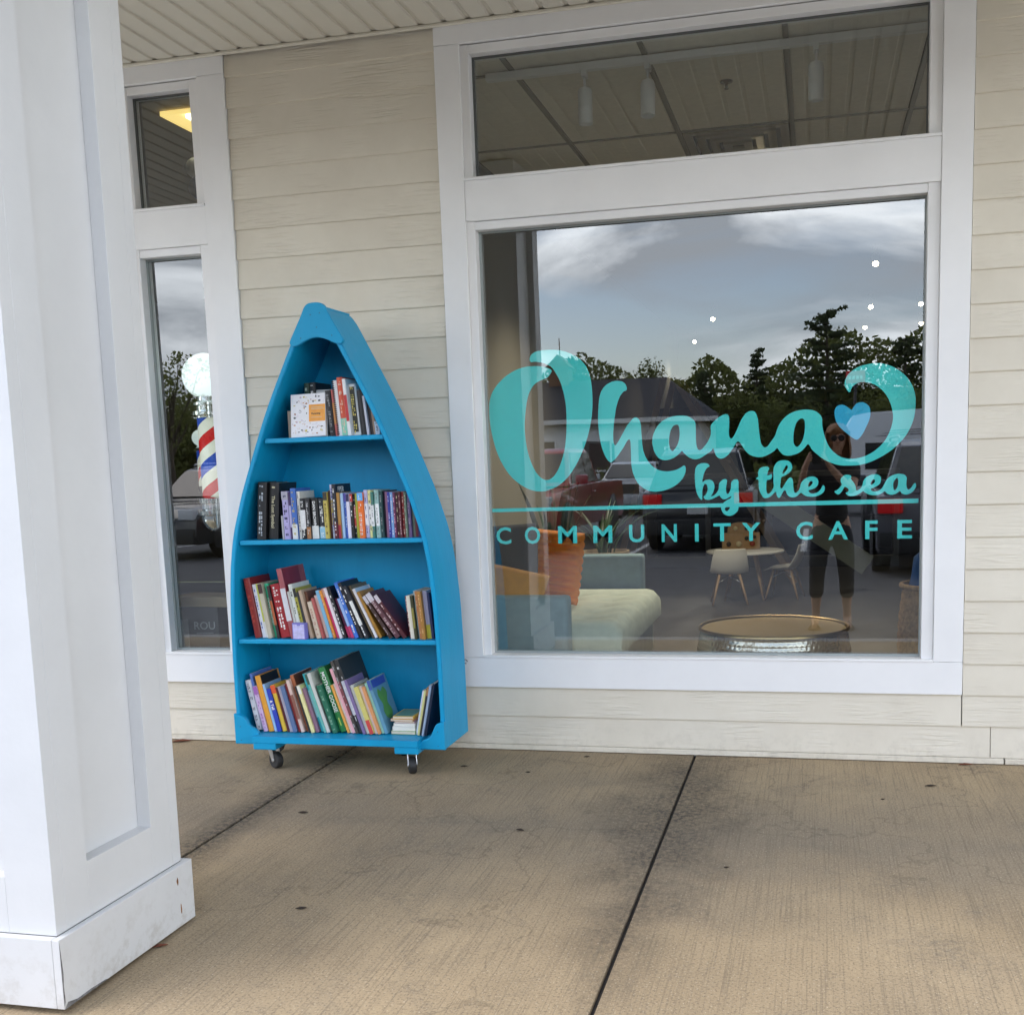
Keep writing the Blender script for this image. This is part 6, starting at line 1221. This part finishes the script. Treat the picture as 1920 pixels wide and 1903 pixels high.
# camper trailer with grey swooshes
camp = empty('camper_trailer', 'white camper trailer with grey swoosh stripes behind the grey estate car', 'trailer', (3.5, -23.5, LOT), 0, 'vehicles in the car park')
M_cw = mat('camper_white', (.72, .72, .73), .35); M_sw = mat('swoosh_grey', (.16, .17, .19), .5)
bm = NB(); P = catmull([(-2.9, .5), (-2.95, 1.4), (-2.75, 2.2), (-2.3, 2.42), (0, 2.45), (2.6, 2.42), (2.95, 2.2), (3.0, 1.2), (2.9, .5)], 2); prism(bm, P, -1.1, 1.1); fixn(bm); put('body', bm, M_cw, camp)
bm = NB(); box(bm, -2.4, -.5, 1.1015, 1.112, 1.10, 1.72, bev=.004); box(bm, .2, 2.2, 1.1015, 1.112, 1.10, 1.72, bev=.004); put('side_window', bm, M_cglass, camp)
bm = NB()
for k in range(3): prism(bm, [(-2.2+k*.15, 1.86+k*.055), (-.2+k*.1, 1.90+k*.055), (.9, 1.90+k*.055), (.9, 1.925+k*.055), (-.3+k*.1, 1.925+k*.055), (-2.1+k*.15, 1.88+k*.055)], 1.102, 1.108)
fixn(bm); put('swoosh', bm, M_sw, camp)
for x in (-.45, .35):
    for s in (-1, 1):
        bm = NB(); lathe(bm, [(.15, -.1), (.31, -.1), (.33, -.05), (.33, .05), (.31, .1), (.15, .1)], 24, (x, s*.95, .33), 'y'); fixn(bm); put('wheel', bm, M_tyre, camp, True, 40)
bm = NB(); box(bm, -2.8, 2.8, -1.0, 1.0, .30, .52); box(bm, 2.8, 4.0, -.06, .06, .42, .5); put('chassis', bm, M_trimk, camp)
# long low building with a dark hipped roof
bld = empty('long_building', 'long white single-storey building with dark roof and cupola across the car park', 'building', (-16, -49, 0))
M_bw = mat('white_clapboard', (.80, .80, .80), .7, var=.08, vscale=2); M_roof = mat('dark_shingle', (.030, .031, .038), .85, var=.3, vscale=6)
def lput(name, bm, m, parent=None): 
    o = put(name, bm, m, parent or bld)
    if parent is None: o.matrix_parent_inverse = Matrix.Translation((16, 49, 0))
    return o
bm = NB(); box(bm, -27.5, -5.0, -53, -45.4, -.3, 3.0); lput('wall', bm, M_bw)
bm = NB(); e = [(-28.2, -53.6), (-4.3, -53.6), (-4.3, -44.8), (-28.2, -44.8)]; V = [bm.verts.new((x, y, 3.05)) for x, y in e]; U = [bm.verts.new((x, y, 2.90)) for x, y in e]; r1 = bm.verts.new((-24.5, -49.2, 5.1)); r2 = bm.verts.new((-7.0, -49.2, 5.1))
for f in ((V[0], V[1], r2, r1), (V[1], V[2], r2), (V[2], V[3], r1, r2), (V[3], V[0], r1), tuple(U[::-1])): bm.faces.new(f)
for i in range(4): bm.faces.new((U[i], U[(i+1)%4], V[(i+1)%4], V[i]))
fixn(bm); rf = lput('roof', bm, M_roof)
bm = NB(); box(bm, -28.3, -4.2, -44.79, -44.70, 2.86, 3.07); lput('gutter', bm, mat('gutter_white', (.65, .65, .64), .5))
M_brick = mat('brown_cladding', (.19, .10, .055), .8)
bm = NB(); box(bm, -12.7, -11.7, -49.7, -48.7, 4.7, 5.75); prism(bm, [(-12.85, 5.75), (-11.55, 5.75), (-12.2, 6.35)], -49.85, -48.55); cyl(bm, (-12.2, -49.2, 6.3), (-12.2, -49.2, 7.2), .025, n=6); fixn(bm); lput('cupola', bm, M_brick, rf)
for i in range(8):
    x = -26+i*2.6
    bm = NB(); box(bm, x, x+1.3, -45.395, -45.34, .8, 2.1); w_ = lput('window', bm, M_cglass)
    bm = NB(); box(bm, x-.09, x-.001, -45.39, -45.30, .7, 2.2); box(bm, x+1.301, x+1.39, -45.39, -45.30, .7, 2.2); box(bm, x, x+1.3, -45.39, -45.30, 2.101, 2.2); box(bm, x, x+1.3, -45.39, -45.30, .70, .799); lput('frame', bm, M_bw, w_)
bm = NB(); box(bm, -10.1, -8.9, -45.395, -45.33, -.2, 2.0); lput('door', bm, mat('dark_door', (.05, .03, .03), .6))
# trees
M_pine = leafmat('pine_needles', (.075, .10, .04), .4, 3); M_decid = leafmat('broad_leaves', (.17, .19, .050), .5, 1.2); M_bark = mat('bark', (.075, .055, .04), .9, var=.3, vscale=20)
def card(bm, c, s, rn, flat=.0):
    a = Vector((rn.gauss(0, 1), rn.gauss(0, 1), rn.gauss(0, 1)*(1-flat))).normalized(); b = a.orthogonal().normalized(); b.rotate(Matrix.Rotation(rn.uniform(0, 6.28), 3, a)); d = a.cross(b)
    s1 = s*rn.uniform(.6, 1.3); s2 = s1*rn.uniform(.35, .7)
    bm.faces.new([bm.verts.new(c+b*s1*p+d*s2*q) for p, q in ((-1, -.2), (0, -1), (1, 0), (.1, 1))])
def limb(bm, a, b, r0, r1, rn, n=6):
    pts = [Vector(a).lerp(Vector(b), k/4)+Vector((rn.uniform(-1, 1), rn.uniform(-1, 1), rn.uniform(-1, 1)))*.05*(0 < k < 4) for k in range(5)]
    tube(bm, pts, [r0+(r1-r0)*k/4 for k in range(5)], n)
def pine(label, loc, h, spread, seed, dens=1.0):
    rn = random.Random(seed); t = empty('pine_tree', label, 'tree', loc, 0, 'trees beyond the car park')
    bt, bc = NB(), NB(); limb(bt, (0, 0, -.3), (rn.uniform(-.2, .2), 0, h*.96), h*.022, .03, rn, 8)
    z = h*.22
    while z < h*.98:
        f = (z/h); L0 = spread*(1.12-f)**.6*(.75+.5*rn.random())
        for k in range(rn.randint(3, 5)):
            a = rn.uniform(0, 6.28); L = L0*rn.uniform(.45, 1.1); e = Vector((math.cos(a)*L, math.sin(a)*L, z+L*rn.uniform(.02, .28))); limb(bt, (0, 0, z), e, .05*(1.1-f), .015, rn, 5)
            for q in range(int(34*dens*(.4+L/spread))):
                s = rn.uniform(.30, 1.05); c = Vector((0, 0, z)).lerp(e, s)+Vector((rn.gauss(0, .16), rn.gauss(0, .16), rn.gauss(.05, .05)))*(L*.28+.35); card(bc, c, .125, rn, .6)
        z += h*rn.uniform(.022, .042)
    put('trunk', bt, M_bark, t, True); put('crown', bc, M_pine, t); return t
def broad(label, loc, h, spread, seed, n=3600, m=None, sparse=False):
    rn = random.Random(seed); t = empty('leafy_tree', label, 'tree', loc, 0, 'trees beyond the car park'); bt, bc = NB(), NB(); limb(bt, (0, 0, -.3), (0, 0, h*.45), h*.028, h*.018, rn, 8)
    cl_ = []
    for k in range(16):
        a = rn.uniform(0, 6.28); rr = spread*rn.uniform(.15, .95); e = Vector((rr*math.cos(a), rr*math.sin(a), h*rn.uniform(.42, .92)-rr*.18)); limb(bt, (0, 0, h*rn.uniform(.25, .45)), e, h*.010, .012, rn, 5); cl_.append((e, spread*rn.uniform(.22, .42)))
    for k in range(n):
        c, r_ = rn.choice(cl_); d = Vector((rn.gauss(0, 1), rn.gauss(0, 1), rn.gauss(0, .8))).normalized()*r_*rn.random()**.4; card(bc, c+d, .10 if not sparse else .06, rn)
    put('trunk', bt, M_bark, t, True); put('crown', bc, m or M_decid, t); return t
GZ = -.2
pine('tallest pine, broad crowned, rising above the tree line right of centre', (.55, -55, GZ), 8.7, 2.6, 3, 1.5)
pine('slim pine standing left of the tallest pine', (-3.1, -57, GZ), 7.3, 1.3, 9, .7)
pine('pointed pine above the roof of the long building', (-13.2, -58.5, GZ), 7.3, 1.6, 21)
pine('small pine between the long building and the slim pine', (-5.9, -56, GZ), 6.0, 1.3, 5, .8)
pine('ragged pine right of the tallest pine', (4.6, -57, GZ), 7.4, 1.9, 14, 1.0)
broad('round leafy tree behind the right end of the long building', (-9.3, -58, GZ), 6.9, 2.3, 31)
broad('low leafy tree in front of the tree line, left of the tallest pine', (-2.2, -51, GZ), 4.9, 2.2, 37)
broad('low leafy tree in front of the tree line, right of the tallest pine', (3.3, -50, GZ), 4.6, 2.2, 41)
broad('leafy tree at the far right of the tree line', (7.8, -55, GZ), 7.2, 2.4, 43)
broad('thin young tree mirrored in the narrow window', (-15.9, -20.5, LOT), 5.2, 1.25, 51, 1300, None, True)
rn = random.Random(8); bm = NB()
for k in range(60000):
    x = rn.uniform(-62, 34); hgt = 6.4+1.2*(1/(1+math.exp(-(x+5)*.7)))+.7*math.sin(x*.33)+.7*math.sin(x*.91+1)+.8*noise.noise(Vector((x*.6, 3, 0))); z = GZ+hgt*rn.random()**.75; y = -62.5+rn.uniform(-2.2, 2.2)+1.2*noise.noise(Vector((x*.5, z*.7, 1)))*2
    card(bm, Vector((x, y, z)), .20, rn)
o = put('tree_belt', bm, M_decid); tag(o, kind='stuff')
bm = NB(); box(bm, -90, 60, -70, -66, -.3, 5.0); o = put('wooded_rise', bm, mat('wood_shade', (.03, .04, .018), .95, var=.5, vscale=.7)); tag(o, kind='structure')
rn = random.Random(18); bm = NB()
for k in range(9000):
    x = rn.uniform(-24, 16); y = rn.uniform(-43.8, -38.5); hgt = .9+.6*noise.noise(Vector((x*.5, y*.3, 7))); card(bm, Vector((x, y if rn.random() < .8 else -42, GZ+hgt*rn.random())), .16, rn)
o = put('verge_bushes', bm, M_decid); tag(o, kind='stuff')
sg = empty('red_sign', 'small red sign on a post in front of the trees', 'sign', (1.15, -31, -.27))
bm = NB(); cyl(bm, (0, 0, 0), (0, 0, 3.6), .04, n=8); put('post', bm, M_trimk, sg)
bm = NB(); box(bm, -.28, .28, -.03, .03, 3.62, 3.98, bev=.01); put('panel', bm, mat('sign_red', (.42, .012, .018), .4, emit=(.5, .01, .02), estr=.3), sg)
bm = NB()
for i in range(4): box(bm, -.20+i*.11, -.13+i*.11, .0305, .036, 3.74, 3.84)
put('marks', bm, mat('sign_white', (.8, .75, .75), .5), sg)

# ================================================================== THE PERSON WITH THE PHONE (mirrored in the pane)
PX, PY, PZ = .13, -5.12, -.2525
person = empty('person', 'person in a dark top and cropped trousers photographing the shop with a phone', 'person', (PX, PY, PZ))
M_skin = mat('skin', (.52, .29, .19), .55); M_hair = mat('auburn_hair', (.30, .14, .055), .6, var=.4, vscale=40, stretch=(6, 6, 1)); M_top = mat('dark_top', (.022, .019, .018), .85); M_pant = mat('dark_trousers', (.020, .021, .026), .8); M_sand = mat('dark_sandal', (.03, .022, .018), .6)
def skinmesh(name, nodes, edges, m, root=0, sub=2, scale=1.0):
    me = bpy.data.meshes.new(name); me.from_pydata([n[0] for n in nodes], edges, []); me.materials.append(m)
    o = link(bpy.data.objects.new(name, me), person)
    md = o.modifiers.new('skin', 'SKIN'); md.use_smooth_shade = True
    if not me.skin_vertices: 
        bpy.context.view_layer.objects.active = o
    for i, n in enumerate(nodes):
        r_ = n[1] if isinstance(n[1], tuple) else (n[1], n[1]); me.skin_vertices[0].data[i].radius = (r_[0]*scale, r_[1]*scale); me.skin_vertices[0].data[i].use_root = (i == root)
    s = o.modifiers.new('smooth', 'SUBSURF'); s.levels = sub; s.render_levels = sub; return o
N = []; Ed = []
def nd(p, r_, par=None):
    N.append((p, r_)); i = len(N)-1
    if par is not None: Ed.append((par, i))
    return i
pel = nd((0, 0, .93), (.145, .105)); sp1 = nd((0, .0, 1.09), (.120, .090), pel); che = nd((.005, .0, 1.27), (.140, .100), sp1); upc = nd((.01, -.005, 1.38), (.110, .080), che); nk = nd((.02, .01, 1.475), .050, upc); nk2 = nd((.03, .025, 1.53), .050, nk); hd = nd((.042, .045, 1.60), (.068, .080), nk2); hd2 = nd((.045, .045, 1.665), (.074, .088), hd); nd((.045, .035, 1.715), (.050, .060), hd2)
arms = {}
for s, sh, el, wr, pa in ((-1, (-.165, 0, 1.395), (-.265, .15, 1.19), (-.225, .325, 1.405), (-.205, .362, 1.462)), (1, (.185, 0, 1.395), (.165, .22, 1.20), (-.020, .335, 1.415), (-.050, .364, 1.465))):
    a = nd(sh, .052, upc); b = nd(tuple(Vector(sh).lerp(Vector(el), .5)), .045, a); c = nd(el, .038, b); d = nd(tuple(Vector(el).lerp(Vector(wr), .4)), .037, c); e = nd(wr, (.024, .028), d); f = nd(pa, (.026, .018), e)
    arms[s] = (sh, el, wr, pa)
    for k in range(4):
        z = pa[2]+.002+k*.019; L = (.030, .036, .033, .024)[k]
        g1 = nd((pa[0]-s*(.004+.005*k), pa[1]+.014, z), .0085, f); g2 = nd((pa[0]-s*(.004+L*.55), pa[1]+.026, z+.007), .0078, g1); nd((pa[0]-s*(.010+L), pa[1]+.022, z+.010), .0068, g2)
    t1 = nd((pa[0]-s*.006, pa[1]-.016, pa[2]+.012), .0095, f); nd((pa[0]-s*.026, pa[1]-.012, pa[2]+.036), .0078, t1)
for s in (-1, 1):
    a = nd((s*.095, 0, .86), (.088, .092), pel); b = nd((s*.112, .008, .68), .078, a); c = nd((s*.122, .02, .49), .055, b); d = nd((s*.126, -.012, .36), (.054, .058), c); e = nd((s*.130, -.02, .18), .038, d); f = nd((s*.132, -.02, .085), (.034, .040), e); g_ = nd((s*.140, .05, .045), (.036, .028), f); nd((s*.150, .135, .028), (.038, .018), g_)
skinmesh('body', N, Ed, M_skin)
# top with short sleeves
N, Ed = [], []
a = nd((0, 0, .88), (.165, .125)); b = nd((0, 0, 1.0), (.152, .116), a); c = nd((0, 0, 1.12), (.142, .108), b); d = nd((.005, 0, 1.27), (.160, .118), c); e = nd((.01, -.005, 1.39), (.130, .096), d); nd((.018, .003, 1.445), (.070, .064), e)
for s in (-1, 1):
    sh, el, wr, pa = arms[s]; f = nd(sh, .068, e); nd(tuple(Vector(sh).lerp(Vector(el), .6)), .060, f)
skinmesh('top', N, Ed, M_top)
N, Ed = [], []
p0 = nd((0, 0, .96), (.152, .114)); p1 = nd((0, 0, .88), (.150, .118), p0)
for s in (-1, 1):
    a = nd((s*.098, 0, .80), (.098, .102), p1); b = nd((s*.114, .008, .64), .088, a); c = nd((s*.124, .018, .47), .070, b); d = nd((s*.128, -.006, .34), .068, c); nd((s*.130, -.012, .265), .062, d)
skinmesh('trousers', N, Ed, M_pant)
# hair: a cap with falling sides
bm = NB(); lathe(bm, [(.0001, .122), (.05, .113), (.085, .08), (.102, .03), (.108, -.03), (.112, -.09), (.115, -.15), (.105, -.19)], 36, (.045, .030, 1.655))
for v in list(bm.verts):
    d = Vector((v.co.x-.045, v.co.y-.030, 0)); a = math.atan2(d.y, d.x)
    fr = max(0, math.sin(a)); 
    if v.co.z < 1.700 and fr > .50: v.co.z = max(v.co.z, 1.700); v.co.y = min(v.co.y, .118)
    v.co += Vector((noise.noise(v.co*22), noise.noise(v.co*22+Vector((9, 0, 0))), 0))*.012
bmesh.ops.remove_doubles(bm, verts=bm.verts, dist=.002); fixn(bm); o = put('hair', bm, M_hair, person, True); md = o.modifiers.new('thickness', 'SOLIDIFY'); md.thickness = .012
bm = NB(); cyl(bm, (.046, .118, 1.640), (.046, .146, 1.612), .010, .015, n=10); box(bm, .025, .067, .121, .128, 1.566, 1.574, bev=.002); o = put('nose_and_mouth', bm, M_skin, person, True)
bm = NB()
for s in (-1, 1):
    lathe(bm, [(.0001, .006), (.020, .006), (.026, .0), (.020, -.004), (.0001, -.004)], 16, (.046+s*.031, .132, 1.648), 'y'); box(bm, .046+s*.058-.002, .046+s*.058+.002, .04, .130, 1.650, 1.656)
box(bm, .036, .056, .134, .138, 1.650, 1.656); fixn(bm); put('sunglasses', bm, M_black, person, True, 40)
for s in (-1, 1):
    bm = NB(); bmesh.ops.create_icosphere(bm, subdivisions=2, radius=1, matrix=Matrix.Translation((.045+s*.083, .035, 1.640)) @ Matrix.Diagonal((.010, .018, .030, 1))); put('ear', bm, M_skin, person, True)
    bm = NB(); P = [(.055*math.cos(2*PI*i/18)*(1 if math.sin(2*PI*i/18) > 0 else .85), .125*math.sin(2*PI*i/18)) for i in range(18)]; A = [bm.verts.new((s*.143+x, .052+y, .0025)) for x, y in P]; B = [bm.verts.new((s*.143+x, .052+y, .020)) for x, y in P]; bm.faces.new(A[::-1]); bm.faces.new(B)
    for i in range(18): bm.faces.new((A[i], A[(i+1)%18], B[(i+1)%18], B[i]))
    tube(bm, [(s*.143-.045, .09, .018), (s*.143, .085, .075), (s*.143+.045, .09, .018)], .009, 6); fixn(bm); put('sandal', bm, M_sand, person, True, 40)
ph = empty('phone', 'black phone held up in both hands by the person', 'phone', (0.0, -4.748, 1.262))
bm = NB(); box(bm, -.037, .037, -.004, .004, -.076, .076, bev=.003, seg=2); put('case', bm, M_black, ph)
bm = NB(); box(bm, -.034, .034, -.0046, -.0041, -.070, .070); put('screen', bm, mat('phone_screen', (.02, .02, .025), .1), ph)
for x, z in ((-.022, .055), (-.022, .035)):
    bm = NB(); lathe(bm, [(.0001, .0062), (.007, .0062), (.008, .0041)], 14, (x, 0, z), 'y'); fixn(bm); put('camera_lens', bm, M_cglass, ph, True)
